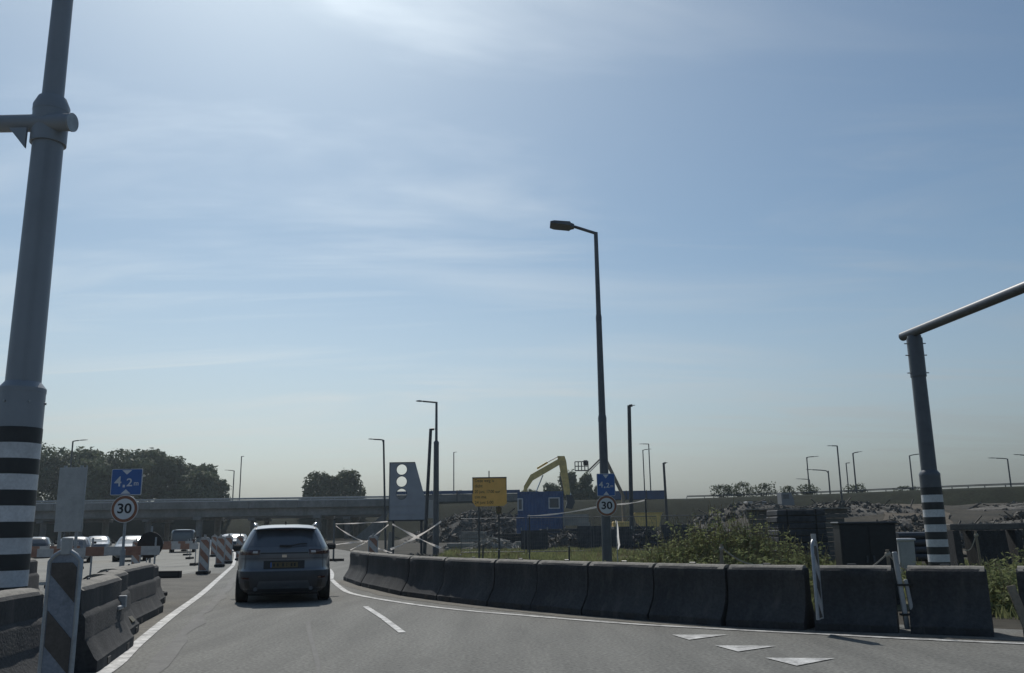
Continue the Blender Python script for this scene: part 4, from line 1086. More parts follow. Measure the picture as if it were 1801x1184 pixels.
slabs = [(-3.6, 62, 2.2, 0.55, M_CONC_L, 'pale concrete slab right of the flanged lamp mast'), (-1.6, 63, 2.6, 0.65, M_CONC, 'grey concrete slab below the orange sign'), (0.9, 62, 2.0, 0.6, M_CONC_L, 'pale concrete slab in front of the blue cabins'),
         (-0.4, 66, 3.0, 1.1, M_CONC, 'tall grey slab pile behind the orange sign posts'), (-3.0, 66, 2.0, 1.3, M_CONC_L, 'light upright slab behind the crossed tape'), (3.6, 66, 3.4, 1.4, M_NET, 'dark covered pile in front of the blue cabins'), (8.2, 64, 3.2, 1.5, M_NET, 'dark covered pile right of the lamp with signs'), (12.2, 60, 3.0, 1.3, M_CONC, 'grey slab pile behind the weeds')]
for x, y, w, h, m, lab in slabs:
    t = thing('slab_pile', lab, 'slabs', (x, y, 0), R(random.uniform(-8, 8)))
    n = max(2, int(h / 0.22))
    for i in range(n): MB().box((random.uniform(-.08, .08), random.uniform(-.05, .05), (i + 0.5) * h / n), (w * random.uniform(.86, 1), 1.1, h / n - 0.03), ch=0.015).build('slab', m, t)

# ------------------------------------------------------------------ tapes
def tape(label, a, b, w, sag, m=M_TAPE, group='white barrier tapes', twist=1.5):
    a, b = Vector(a), Vector(b)
    A, B = [], []
    n = 22
    d = (b - a).normalized()
    for k in range(n + 1):
        u = k / n
        p = a.lerp(b, u) - Vector((0, 0, sag * 4 * u * (1 - u)))
        tw = twist * math.sin(u * 7.0 + a.x)
        up = Vector((0, math.sin(tw * 0.5), math.cos(tw * 0.5)))
        up = (up - d * up.dot(d)).normalized() * (w / 2) * (0.7 + 0.3 * math.cos(u * 11 + a.z))
        A.append(p + up); B.append(p - up)
    mb = MB().strip(A, B)
    o = mb.build('barrier_tape', m)
    sol = o.modifiers.new('thickness', 'SOLIDIFY'); sol.thickness = 0.004
    return tag(o, label, 'barrier tape', group)
tape('tape of the white cross running from upper left down to the lamp foot', (-6.05, 45, 1.74), (-3.66, 45.1, 0.55), 0.13, 0.05)
tape('tape of the white cross running from the ground up to the lamp mast', (-6.15, 45.2, 0.52), (-3.66, 45.3, 1.84), 0.13, 0.10)
tape('thin horizontal tape at the top between the fence post and the holed plate', (-8.86, 45, 1.79), (-6.33, 45.4, 1.87), 0.06, 0.02)
tape('thin tape sagging from the fence post down towards the beacon', (-8.84, 45, 1.70), (-7.35, 45, 0.88), 0.07, 0.08)
tape('tape rising from behind the beacon up to the holed plate', (-7.4, 45.1, 0.86), (-6.3, 45.4, 1.72), 0.07, 0.02)
tape('low nearly level tape left of the beacon', (-8.9, 45, 0.78), (-7.3, 45, 0.92), 0.08, -0.02)
tape('short low tape rising from the ground to the beacon', (-8.1, 45, 0.52), (-7.3, 45, 0.90), 0.07, 0.0)
tape('loose tape end on the ground right of the beacon', (-6.75, 45, 0.58), (-6.05, 45, 0.36), 0.09, 0.0)
tape('long white tape rising from the blue cabin to the round 30 sign', (0.55, 38, 1.95), (2.45, 26.4, 2.02), 0.055, 0.06, twist=0.6)
tape('white tape continuing from the round 30 sign to the right', (2.75, 26.4, 2.08), (4.6, 32, 2.35), 0.05, 0.04, twist=0.6)
fp = thing('fence_post', 'thin post with black foot at the road edge holding the white tapes', 'post', (-8.92, 45, 0))
MB().tube([(0, 0, 0), (0, 0, 1.98)], 0.045, 10).build('pole', M_POLE, fp, smooth=True)
MB().box((0.05, 0, 0.06), (0.9, 0.4, 0.12), ch=0.02).build('foot', M_RUBBER, fp)
for x, y, h, lab in ((-1.1, 31.0, 0.9, 'left one of two short dark pegs in the grass below the orange sign'), (-0.55, 30.0, 0.75, 'right one of two short dark pegs in the grass below the orange sign'), (1.7, 29, 0.85, 'single short dark peg in the grass left of the lamp with signs'), (0.6, 38, 2.0, 'thin post in front of the blue cabin where the long tape starts'), (4.62, 32, 2.4, 'thin post right of the round 30 sign holding the tape')):
    t = thing('peg', lab, 'peg', (x, y, 0))
    MB().tube([(0, 0, 0), (0.02, 0, h)], 0.028, 8).build('pole', M_POLE_D, t)
    MB().tube([(0.02, 0, h), (0.02, 0, h + 0.02)], 0.034, 8).build('cap', M_GALV, t)
lw = thing('plastic_strip', 'torn white plastic hanging beside the lamp with signs', 'plastic strip', (3.1, 28, 0))
lw.scale = (0.6, 1, 0.95)
MB().strip([(0, 0, 1.72), (0.06, 0, 1.5), (0.02, 0.02, 1.2), (0.1, 0, 0.95), (0.02, 0, 0.8)], [(0.1, 0, 1.70), (0.14, 0, 1.5), (0.16, 0.02, 1.2), (0.2, 0, 0.95), (0.1, 0, 0.8)]).build('strip', M_TAPE, lw)
MB().tube([(0.05, 0.02, 0), (0.05, 0.02, 1.75)], 0.025, 6).build('pole', M_GALV, lw)

# ------------------------------------------------------------------ vehicles
def car(label, loc, rz, lev, paint, L, wheel_r, wheels_y, rails=False, detail=2, name='car', cat='car'):
    t = thing(name, label, cat, loc, rz)
    zs = [l[0] for l in lev]
    def I(z, k): return interp([(l[0], l[k]) for l in lev], z)
    NP = 64
    def pt(z, u, off=0.0):
        """u in 0..1 round the car, 0 = rear centre, going to the right side"""
        hw, yr, yf, ex_ = I(z, 1), I(z, 2), I(z, 3), I(z, 4)
        w = 2 * math.pi * u
        s_, c_ = math.sin(w), -math.cos(w)
        x = math.copysign(abs(s_) ** (2 / ex_), s_) * (hw + off)
        y = (yr + yf) / 2 + math.copysign(abs(c_) ** (2 / ex_), c_) * ((yf - yr) / 2 + off)
        return (x, y, z)
    fine = []
    for a, b in zip(zs, zs[1:]):
        n = 3 if detail > 1 else 2
        fine += [lerp(a, b, k / n) for k in range(n)]
    fine.append(zs[-1])
    # even out samples along the outline with extra density at the corners
    us = [k / NP for k in range(NP)]
    secs = [[pt(z, u) for u in us] for z in fine]
    MB().loft(secs).build('body', paint, t, smooth=True)
    def patch(name, z0, z1, x0, x1, m, off, rear=True, nz=8, nu=16, parent=None, zf=None):
        """a patch on the rear face between x fractions of the half width"""
        rows = []
        for i in range(nz + 1):
            z = lerp(z0, z1, i / nz)
            row = []
            for k in range(nu + 1):
                fx = lerp(x0[0], x1[0], k / nu) if not isinstance(x0, float) else lerp(x0, x1, k / nu)
                if zf: fx = zf(fx, i / nz)
                ex_ = I(z, 4)
                s_ = abs(fx) ** (ex_ / 2)
                s_ = min(s_, 0.99999)
                u = math.asin(s_) / (2 * math.pi)
                if fx < 0: u = -u
                row.append(pt(z, u, off))
            rows.append(row)
        mb = MB()
        vs = [p for r_ in rows for p in r_]
        W_ = nu + 1
        mb.add(vs, [(i * W_ + k, i * W_ + k + 1, (i + 1) * W_ + k + 1, (i + 1) * W_ + k) for i in range(nz) for k in range(nu)])
        o = mb.build(name, m, t if parent is None else parent, smooth=True)
        return o
    def side(name, z0, z1, y0, y1, m, off, sgn, zf=None, nz=6, nu=14):
        rows = []
        for i in range(nz + 1):
            z = lerp(z0, z1, i / nz)
            row = []
            for k in range(nu + 1):
                y = lerp(y0, y1, k / nu)
                if zf: y = zf(y, i / nz)
                hw, yr, yf, ex_ = I(z, 1), I(z, 2), I(z, 3), I(z, 4)
                v = max(-0.99, min(0.99, (y - (yr + yf) / 2) / ((yf - yr) / 2)))
                x = (hw + off) * (1 - abs(v) ** ex_) ** (1 / ex_)
                row.append((sgn * x, y, z))
            rows.append(row)
        mb = MB(); vs = [p for r_ in rows for p in r_]; W_ = nu + 1
        mb.add(vs, [(i * W_ + k, i * W_ + k + 1, (i + 1) * W_ + k + 1, (i + 1) * W_ + k) for i in range(nz) for k in range(nu)])
        return mb.build(name, m, t, smooth=True)
    t['_h'] = zs[-1]
    for sg in (-1, 1):
        for y in wheels_y:
            w = MB().tube([(sg * (I(0.5, 1) - 0.23), y, wheel_r), (sg * (I(0.5, 1) - 0.21), y, wheel_r), (sg * (I(0.5, 1) - 0.02), y, wheel_r), (sg * I(0.5, 1), y, wheel_r)], [wheel_r - 0.03, wheel_r, wheel_r, wheel_r - 0.03], 28).build('tyre', M_RUBBER, t, smooth=True)
            MB().tube([(sg * (I(0.5, 1) - 0.05), y, wheel_r), (sg * (I(0.5, 1) + 0.004), y, wheel_r)], wheel_r * 0.66, 20).build('rim', M_GALV, w)
            if detail > 1:
                arch = [(y + (wheel_r + 0.07) * math.cos(R(a)), wheel_r + (wheel_r + 0.07) * math.sin(R(a))) for a in range(-20, 201, 10)]
                mb = MB()
                vs = []
                for (yy_, zz_) in arch:
                    zz_ = max(zz_, lev[0][0] + 0.01)
                    hw, yr, yf, ex_ = I(zz_, 1), I(zz_, 2), I(zz_, 3), I(zz_, 4)
                    v = max(-0.985, min(0.985, (yy_ - (yr + yf) / 2) / ((yf - yr) / 2)))
                    vs.append((sg * ((hw) * (1 - abs(v) ** ex_) ** (1 / ex_) + 0.004), yy_, zz_))
                mb.add(vs, [tuple(range(len(vs)))])
                mb.build('wheel_arch', M_PLASTIC, t)
    return t, patch, side, pt, I

SUV = [(0.22, 0.80, 0.16, 4.28, 5), (0.30, 0.875, 0.07, 4.38, 5), (0.42, 0.905, 0.02, 4.44, 5), (0.56, 0.915, 0.0, 4.45, 5), (0.66, 0.915, 0.01, 4.43, 5), (0.70, 0.915, 0.05, 4.42, 5),
       (0.86, 0.918, 0.075, 4.34, 4.6), (0.97, 0.910, 0.06, 4.1, 4.4), (1.05, 0.890, 0.065, 3.6, 4.4), (1.12, 0.862, 0.11, 3.12, 4.6), (1.20, 0.822, 0.19, 2.95, 5), (1.32, 0.765, 0.30, 2.72, 5),
       (1.44, 0.700, 0.40, 2.45, 5), (1.52, 0.645, 0.46, 2.25, 4.5), (1.565, 0.585, 0.52, 2.1, 4), (1.59, 0.48, 0.66, 1.95, 3.6), (1.605, 0.30, 0.95, 1.75, 3)]
t, patch_, side_, pt_, I_ = car('silver grey SUV driving ahead in the lane, seen from behind', (-4.72, 18.75, 0), R(14.0), SUV, M_CARPAINT, 4.45, 0.345, (0.90, 3.55))
t.scale = (1.055, 1.0, 0.985)
patch_('rear_bumper', 0.225, 0.665, -0.96, 0.96, M_BUMPER, 0.006, nz=10, nu=28)
MB().box((0, 0.55, 0.24), (1.34, 0.7, 0.14), ch=0.03).build('under_tray', M_PLASTIC, t)
patch_('plate_recess', 0.70, 0.865, -0.42, 0.42, M_PLASTIC, 0.004, nu=10)
patch_('rear_window', 1.145, 1.495, -0.86, 0.86, M_GLASS, 0.005, nz=8, nu=24, zf=lambda fx, v: fx * (0.96 - 0.02 * v))
for sg in (-1, 1):
    lt = patch_('tail_lamp', 0.985, 1.085, sg * 0.52, sg * 0.985, M_TAIL, 0.008, zf=lambda fx, v: fx * (1.0 if abs(fx) > .8 else 1.0), nu=14)
    patch_('lamp_lens', 1.02, 1.065, sg * 0.56, sg * 0.66, M_LAMPCLEAR, 0.012, nu=4, nz=3, parent=lt)
    patch_('bumper_reflector', 0.50, 0.535, sg * 0.70, sg * 0.86, M_TAIL, 0.012, nu=6, nz=2)
    side_('side_window', 1.13, 1.46, 0.75, 1.75, M_GLASS, 0.005, sg, zf=lambda y, v: y + 0.12 * v)
    side_('side_window', 1.13, 1.46, 1.82, 2.70, M_GLASS, 0.005, sg, zf=lambda y, v: y - 0.35 * v * (y - 1.82))
    side_('sill_cladding', 0.23, 0.40, 1.3, 3.2, M_PLASTIC, 0.006, sg)
    MB().tube([(sg * 0.575, 0.62, 1.575), (sg * 0.60, 0.68, 1.625), (sg * 0.60, 1.9, 1.63), (sg * 0.56, 2.05, 1.57)], 0.022, 10).build('roof_rail', M_CHROME, t, smooth=True)
    mr_ = MB().box((sg * 1.0, 2.62, 1.10), (0.20, 0.13, 0.15), ch=0.035).build('mirror', M_PLASTIC, t)
    MB().box((sg * 0.90, 2.63, 1.06), (0.10, 0.06, 0.05)).build('mirror_stalk', M_PLASTIC, mr_)
patch_('skid_trim', 0.30, 0.46, -0.58, 0.58, M_POLE, 0.012, nz=5, nu=18, zf=lambda fx, v: fx * (1 - 0.14 * v))
patch_('chrome_trim', 0.335, 0.352, -0.22, 0.12, M_CHROME, 0.022, nz=2, nu=10)
patch_('bumper_crease', 0.655, 0.675, -0.95, 0.95, M_CARPAINT, 0.013, nz=2, nu=28)
patch_('tailgate_seam', 0.905, 0.911, -0.9, 0.9, M_PLASTIC, 0.006, nz=1, nu=24)
for sg in (-1, 1):
    patch_('tailgate_gap', 0.70, 1.14, sg * 0.80, sg * 0.808, M_PLASTIC, 0.005, nz=8, nu=1)
    patch_('bumper_vent', 0.33, 0.47, sg * 0.70, sg * 0.80, M_PLASTIC, 0.011, nz=4, nu=4)
patch_('light_bar', 1.005, 1.03, -0.50, 0.50, M_PLASTIC, 0.007, nz=2, nu=18)
npl = MB().prism(rrect(-0.26, 0.725, 0.26, 0.835, 0.012), 0.045, 0.055).build('number_plate', M_NPLATE, t)
for i, x in enumerate((-0.19, -0.12, -0.02, 0.05, 0.14, 0.20)):
    MB().box((x, 0.043, 0.78), (0.035 if i != 3 else 0.012, 0.003, 0.065)).build('plate_mark', M_SIGNBLACK, npl)
MB().box((-0.245, 0.0435, 0.78), (0.025, 0.003, 0.10)).build('plate_band', M_SIGNBLUE, npl)
# roof spoiler
secs = []
for k in range(13):
    x = lerp(-0.60, 0.60, k / 12)
    dz = -0.035 * (abs(x) / 0.6) ** 2.5
    secs.append([(x, 0.30, 1.520 + dz), (x, 0.315, 1.540 + dz), (x, 0.62, 1.592 + dz), (x, 0.62, 1.548 + dz)])
MB().loft(secs).build('spoiler', M_CARPAINT, t, smooth=True)
MB().box((0.0, 0.308, 1.505), (0.30, 0.02, 0.022)).build('brake_light', M_TAIL, t)
MB().prism([(0.0, 0), (0.12, 0), (0.02, 0.07)], -0.012, 0.012).build('antenna_fin', M_PLASTIC, t, (0.0, 0.95, 1.60), R(90))
wp = MB().tube([(0.02, 0.09, 1.145), (0.30, 0.135, 1.20), (0.42, 0.15, 1.20)], 0.014, 8).build('rear_wiper', M_PLASTIC, t)
MB().tube([(-0.10, 0.10, 1.165), (0.12, 0.115, 1.165)], 0.02, 8).build('wiper_base', M_PLASTIC, t)
patch_('maker_emblem', 0.93, 0.985, -0.05, 0.05, M_CHROME, 0.010, nz=2, nu=3)
for sg in (-1, 1):
    MB().tube([(sg * 0.52, 0.05, 0.30), (sg * 0.52, 0.15, 0.30)], 0.04, 12).build('exhaust_tip', M_POLE, t)

HATCH = [(0.20, 0.76, 0.10, 3.95, 5), (0.36, 0.86, 0.0, 4.08, 5), (0.60, 0.87, 0.0, 4.1, 5), (0.80, 0.865, 0.06, 4.0, 4.5), (0.90, 0.84, 0.10, 3.3, 4.5), (0.98, 0.80, 0.18, 2.9, 4.5), (1.20, 0.69, 0.42, 2.45, 4.5), (1.30, 0.60, 0.60, 2.2, 4), (1.345, 0.35, 1.0, 1.9, 3)]
VANL = [(0.24, 0.85, 0.06, 4.7, 6), (0.45, 0.93, 0.0, 4.85, 6), (0.85, 0.94, 0.0, 4.8, 6), (1.0, 0.93, 0.02, 4.2, 6), (1.25, 0.90, 0.04, 3.75, 6), (1.55, 0.86, 0.08, 3.4, 6), (1.70, 0.78, 0.16, 3.2, 5), (1.74, 0.5, 0.5, 2.9, 4)]
def small_car(label, loc, rz, lev, paint, wy, zwin, cat='car', name='car'):
    t, pa, si, pt, I = car(label, loc, rz, lev, paint, 4.1, 0.31, wy, detail=1, name=name, cat=cat)
    z0, z1 = zwin
    pa('rear_window', z0, z1, -0.85, 0.85, M_GLASS, 0.006, nu=10, nz=4)
    for sg in (-1, 1):
        y0 = I(z1, 2) + 0.25; y1 = I(z1, 3) - 0.15
        ym = (y0 + y1) / 2
        si('side_window', z0, z1, y0, ym - 0.04, M_GLASS, 0.006, sg)
        si('side_window', z0, z1, ym + 0.04, y1, M_GLASS, 0.006, sg)
        pa('tail_lamp', z0 - 0.25, z0 - 0.08, sg * 0.75, sg * 0.98, M_TAIL, 0.01, nu=4, nz=3)
        MB().box((sg * (I(0.9, 1) + 0.10), y1 + 0.1, z0 + 0.08), (0.18, 0.10, 0.13), ch=0.03).build('mirror', M_PLASTIC, t)
    # windscreen strip on the nose side
    rows = []
    for z in (z0, (z0 + z1) / 2, z1):
        yf = I(z, 3) + 0.008; hw = I(z, 1) * 0.84
        rows.append([(-hw, yf - 0.07, z), (-hw * 0.5, yf, z), (hw * 0.5, yf, z), (hw, yf - 0.07, z)])
    MB().loft(rows, cap=False, closed=False).build('windscreen', M_GLASS, t)
    return t
small_car('pale hatchback seen from behind between near beacon and slim sign post', (-22.7, 47.0, 0), R(24), HATCH, M_GREY_VAN, (0.75, 3.25), (0.93, 1.24))
small_car('pale car facing the camera behind the slim sign post', (-21.9, 52.5, 0), R(200), HATCH, M_GREY_VAN, (0.75, 3.25), (0.93, 1.24))
small_car('pale car partly hidden beside the thick striped portal post', (-25.6, 44, 0), R(30), HATCH, M_CARPAINT, (0.75, 3.25), (0.93, 1.24))
small_car('dark van waiting under the viaduct left of the beacon row', (-25.5, 70, 0), R(18), VANL, M_CARDARK, (0.85, 3.75), (1.05, 1.5), 'van', 'van')
small_car('white car far down the road under the viaduct', (-26.3, 88, 0), R(160), HATCH, M_CARWHITE, (0.75, 3.25), (0.93, 1.24))
small_car('dark car far down the road under the viaduct', (-33.0, 92, 0), R(20), HATCH, M_CARDARK, (0.75, 3.25), (0.93, 1.24))
small_car('silver car queueing behind the dark van', (-30.0, 66, 0), R(200), HATCH, M_CARPAINT, (0.75, 3.25), (0.93, 1.24))

small_car('dark car queueing left of the dark van', (-30.5, 58, 0), R(22), HATCH, M_CARDARK, (0.75, 3.25), (0.93, 1.24))
small_car('dark van parked beside the thick striped portal post', (-33.5, 54, 0), R(20), VANL, M_CARDARK, (0.85, 3.75), (1.05, 1.5), 'van', 'van')
small_car('dark car right of the dark van, behind the far plank barrier', (-22.6, 74, 0), R(200), HATCH, M_CARDARK, (0.75, 3.25), (0.93, 1.24))

# ------------------------------------------------------------------ rubble heaps
def rubble(name, label, cx, cy, rx, ry, h, n, size, seed, m=None, long=0.10):
    rnd = random.Random(seed)
    n = int(n * 2.2); size *= 0.62
    mb = MB()
    # mound core
    N = 22; rows = []
    for i in range(7):
        f = i / 6
        row = []
        for k in range(N):
            w = 2 * math.pi * k / N
            r = (1 - f) * (1 + 0.25 * noise.noise(Vector((math.cos(w) * 1.7 + seed, math.sin(w) * 1.7, f * 2))))
            x, y = cx + rx * r * math.cos(w), cy + ry * r * math.sin(w)
            row.append((x, y, ground_z(x, y) - 0.1 + h * (1 - (1 - f) ** 1.6) * (0.85 + 0.3 * noise.noise(Vector((x * .7, y * .7, 0))))))
        rows.append(row)
    mb.loft(rows)
    for i in range(n):
        w = rnd.uniform(0, 2 * math.pi); r = math.sqrt(rnd.random())
        x, y = cx + rx * r * math.cos(w), cy + ry * r * math.sin(w)
        z = ground_z(x, y) - 0.1 + h * (1 - r ** 1.6) * 0.92
        s = size * (0.3 + 1.3 * rnd.random() ** 2.5)
        q = Matrix.Rotation(rnd.uniform(0, 6.28), 3, 'Z') @ Matrix.Rotation(rnd.uniform(-1, 1), 3, 'X') @ Matrix.Rotation(rnd.uniform(-1, 1), 3, 'Y')
        if rnd.random() < long:
            mb.box((x, y, z + s * 0.4), (s * rnd.uniform(2.5, 5), s * 0.2, s * 0.2), rot=q)
        else:
            vs = [Vector((a * rnd.uniform(.3, .6), b * rnd.uniform(.25, .5), d * rnd.uniform(.15, .4))) * s for a in (-1, 1) for b in (-1, 1) for d in (-1, 1)]
            mb.add([q @ p + Vector((x, y, z)) for p in vs], [(0, 1, 3, 2), (4, 6, 7, 5), (0, 4, 5, 1), (2, 3, 7, 6), (0, 2, 6, 4), (1, 5, 7, 3)])
    o = mb.build(name, m or M_RUBBLE)
    stuff(o); tag(o, label, 'rubble')
    return o
rubble('rubble', 'grey rubble heap with rods between dark bale and sand track', 24.0, 56, 5.2, 3.6, 1.9, 420, 0.42, 3)
rubble('rubble', 'rubble heap behind the trestle at the picture edge', 40.0, 66, 7.0, 4.5, 2.0, 420, 0.5, 4)
rubble('rubble', 'rubble heap right of the striped post by the track', 31.5, 62, 4.2, 3.0, 1.1, 260, 0.4, 9)
rubble('rubble', 'tall rubble heap behind the orange sign below the blue screen', -4.0, 110, 10, 6, 4.0, 700, 0.62, 5)
rubble('rubble', 'low rubble and scrap strip in front of the blue cabins', 0.5, 72, 6.5, 2.8, 1.1, 360, 0.42, 6)
rubble('rubble', 'low rubble strip behind the lamp with signs', 10.5, 72, 6.0, 3.0, 1.2, 300, 0.42, 8)
rubble('rubble', 'small dark rubble heap at the foot of the crossed tapes', -4.6, 43, 2.2, 1.3, 0.45, 200, 0.22, 11)
rubble('rubble', 'small rubble strip behind the far barrier blocks', -1.2, 36, 2.3, 1.0, 0.35, 160, 0.2, 12)
rubble('rubble', 'mound of broken stone left of the white truck', 25, 104, 7, 4, 1.5, 240, 0.6, 13)

rubble('rubble', 'long low rubble strip on the raised ground right of the sand track', 58.0, 86, 15, 4.0, 1.2, 420, 0.55, 31)
rubble('rubble', 'long low rubble strip on the raised ground behind the dark cabinet', 30.0, 84, 9, 4.0, 1.2, 320, 0.55, 32)
rubble('debris', 'heap of dark planks and scrap below the blue cabins', 3.2, 57.5, 2.2, 1.0, 1.2, 220, 0.36, 21, M_TIMBER, 0.5)
rubble('debris', 'heap of dark scrap and boards behind the lamp with signs', 8.2, 57.0, 2.0, 1.0, 1.25, 220, 0.36, 22, M_NET, 0.45)
rubble('debris', 'heap of pale broken boards left of the blue cabins', -1.4, 59.0, 1.9, 0.8, 0.9, 160, 0.36, 23, M_CONC_L, 0.4)
rubble('debris', 'heap of planks behind the tallest weeds', 12.2, 52.0, 2.4, 1.2, 1.3, 220, 0.36, 24, M_TIMBER, 0.5)

# marker posts on the dike
for x, y, z, lab in ((66.3, 112, 4.2, 'small pale marker post on the dike right of the striped post'), (74.0, 108, 3.8, 'small pale marker post on the dike at the picture edge'), (42.0, 92, 3.0, 'pale marker on a thin post beside the sand track')):
    t = thing('marker_post', lab, 'marker post', (x, y, z - 0.4))
    MB().box((0, 0, 1.2), (0.14, 0.05, 1.6)).build('post', M_POLE_D, t)
    MB().box((0, -0.04, 1.75), (0.26, 0.03, 0.75), ch=0.01).build('plate', M_SIGNWHITE, t)

# ------------------------------------------------------------------ trees
def leaf_cloud(blobs, n, size, rnd, hollow=0.45, aspect=1.0):
    mb = MB(); vs, fs = [], []
    wts = [b[3] * b[4] * b[5] for b in blobs]; tot = sum(wts)
    for b, w in zip(blobs, wts):
        for i in range(int(n * w / tot)):
            d = Vector((rnd.gauss(0, 1), rnd.gauss(0, 1), rnd.gauss(0, 1))).normalized()
            r = rnd.uniform(hollow, 1.0) ** 0.7
            r *= 1 + 0.28 * noise.noise(d * 2.6 + Vector((b[0], b[1], b[2])))
            if noise.noise(d * 3.3 + Vector((b[2], b[0], 1.0))) > 0.40: continue
            c = Vector((b[0] + d.x * b[3] * r, b[1] + d.y * b[4] * r, b[2] + d.z * b[5] * r))
            s = size * rnd.uniform(0.55, 1.3)
            nrm = (d + Vector((rnd.uniform(-1, 1), rnd.uniform(-1, 1), rnd.uniform(-.6, 1)))).normalized()
            a = nrm.orthogonal().normalized()
            a = Matrix.Rotation(rnd.uniform(0, 6.28), 3, nrm) @ a
            e = nrm.cross(a)
            o = len(vs)
            vs += [c - a * s, c + e * s * 0.42 * aspect, c + a * s, c - e * s * 0.42 * aspect]
            fs.append((o, o + 1, o + 2, o + 3))
    mb.v, mb.f = [tuple(p) for p in vs], fs
    return mb
def tree(label, x, y, H, W, trunk_h, seed, group, leaves=4200, z0=0.0, lsize=0.42, m=M_LEAF, name='broadleaf_tree', D=None):
    rnd = random.Random(seed)
    t = thing(name, label, 'tree', (x, y, z0), 0, group)
    if name == 'broadleaf_tree': W *= 1.18; leaves = int(leaves * 1.7); lsize *= 1.25
    D = D or W
    ch = H - trunk_h
    blobs = [(0, 0, trunk_h + ch * 0.5, W * 0.32, D * 0.32, ch * 0.38)]
    NB = 16
    for k in range(NB):
        a = 2 * math.pi * k / NB * 2.0 + rnd.uniform(-.5, .5)
        zz = trunk_h + ch * rnd.uniform(0.12, 0.84)
        f = (1.08 - 0.6 * abs((zz - trunk_h) / ch - 0.4)) * rnd.uniform(0.85, 1.15)
        blobs.append((W * 0.30 * f * math.cos(a), D * 0.30 * f * math.sin(a), zz, W * rnd.uniform(.10, .20), D * rnd.uniform(.10, .20), ch * rnd.uniform(.10, .22)))
    for k in range(4):
        blobs.append((rnd.uniform(-.14, .14) * W, rnd.uniform(-.14, .14) * D, trunk_h + ch * rnd.uniform(.80, .88), W * .15, D * .15, ch * .13))
    leaf_cloud(blobs, leaves, lsize, rnd).build('crown', m, t, fix=False)
    r = max(0.12, H * 0.018)
    mbk = MB().tube([(0, 0, 0), (0.1, 0, trunk_h * 0.5), (0.0, 0.1, trunk_h), (0.1, 0, trunk_h + ch * 0.6)], [r * 1.4, r, r * 0.8, r * 0.25], 9)
    for b in blobs[1:8]:
        s = Vector((0, 0, trunk_h * rnd.uniform(.8, 1.1)))
        e_ = Vector((b[0], b[1], b[2]))
        mbk.tube([s, s.lerp(e_, .5) + Vector((0, 0, .2)), e_], [r * .5, r * .3, r * .12], 6)
    mbk.build('trunk', M_BARK, t, smooth=True)
    return t
GT = 'big round trees behind the viaduct'
tree('big dark tree behind the thick striped portal post', -109, 198, 22.2, 17, 7.0, 21, GT, 5200)
tree('big dark tree rising behind the grey sign back', -97.5, 203, 21.0, 16, 6.5, 22, GT, 5200)
tree('lower dark tree between the grey sign back and the blue sign', -90.5, 196, 18.2, 12, 6.5, 23, GT, 3800)
tree('tallest round tree right behind the blue 4.2 m sign', -82.0, 200, 20.2, 17, 7.0, 24, GT, 5600)
tree('round tree right of the tallest one', -73.5, 203, 17.2, 14, 6.5, 25, GT, 4400)
tree('rightmost of the big round trees, sloping down to the viaduct', -67.2, 198, 14.8, 10.5, 5.0, 26, GT, 4000)
tree('dark tree filling the gap between the two leftmost crowns', -118, 206, 20, 15, 6.5, 27, GT, 4200)
tree('loose crown alone above the viaduct behind the car, its left half', -43.0, 200, 14.6, 8.5, 5.0, 31, 'pair of trees above the viaduct', 2600, lsize=0.36, m=M_LEAF2)
tree('loose crown alone above the viaduct behind the car, its right half', -37.6, 201, 14.9, 8.0, 5.0, 32, 'pair of trees above the viaduct', 2600, lsize=0.36, m=M_LEAF2)
GC = 'dark trees behind the excavator'
tree('slim dark tree behind the excavator stick', 12.3, 202, 14.4, 5.0, 2.5, 41, GC, 2600, lsize=0.36)
tree('round dark tree under the boom lift basket', 15.4, 200, 13.6, 6.2, 2.5, 42, GC, 2800, lsize=0.36)
tree('low dark tree right of the round one under the lift', 18.8, 200, 10.6, 3.8, 2.0, 43, GC, 1800, lsize=0.34)
tree('low dark tree left of the excavator stick', 8.6, 203, 11.6, 5.2, 2.0, 44, GC, 2200, lsize=0.34)
tree('lowest dark tree above the blue cabin roof', 4.2, 203, 10.2, 6.0, 2.0, 45, GC, 2200, lsize=0.34)
tree('small dark tree just right of the lamp with signs', 22.0, 205, 10.2, 3.2, 2.0, 46, GC, 1500, lsize=0.34)
GD = 'sparse bushes on the crest of the dike'
for i, (x, y, H, W, n, lab) in enumerate(((36.5, 158, 3.0, 4.0, 420, 'left end bush of the sparse row above the weeds'), (40.5, 160, 3.5, 4.4, 460, 'middle bush of the sparse row above the weeds'), (44.5, 160, 3.3, 4.0, 380, 'right end bush of the sparse row above the weeds'),
        (48.0, 158, 2.6, 2.4, 240, 'small bush left of the white truck cab'), (51.3, 158, 2.9, 3.4, 360, 'bush behind the white truck cab'), (59.2, 156, 2.7, 3.6, 320, 'bush at the feet of the lamp cluster'), (66.8, 154, 2.1, 4.2, 300, 'low bush left of the striped post on the dike'), (83, 128, 1.5, 2.2, 140, 'tiny bush on the dike right of the striped post'), (-9.2, 158, 2.6, 2.0, 160, 'tiny bush above the blue screen under a lamp'), (-13.8, 158, 3.0, 2.0, 180, 'tiny bush right of the holed plate'))):
    tree(lab, x, y, H * 0.95, W * 1.45, 0.1, 60 + i, GD, n * 2, 5.8, 0.20, M_LEAF2, 'sparse_bush', 3.0)
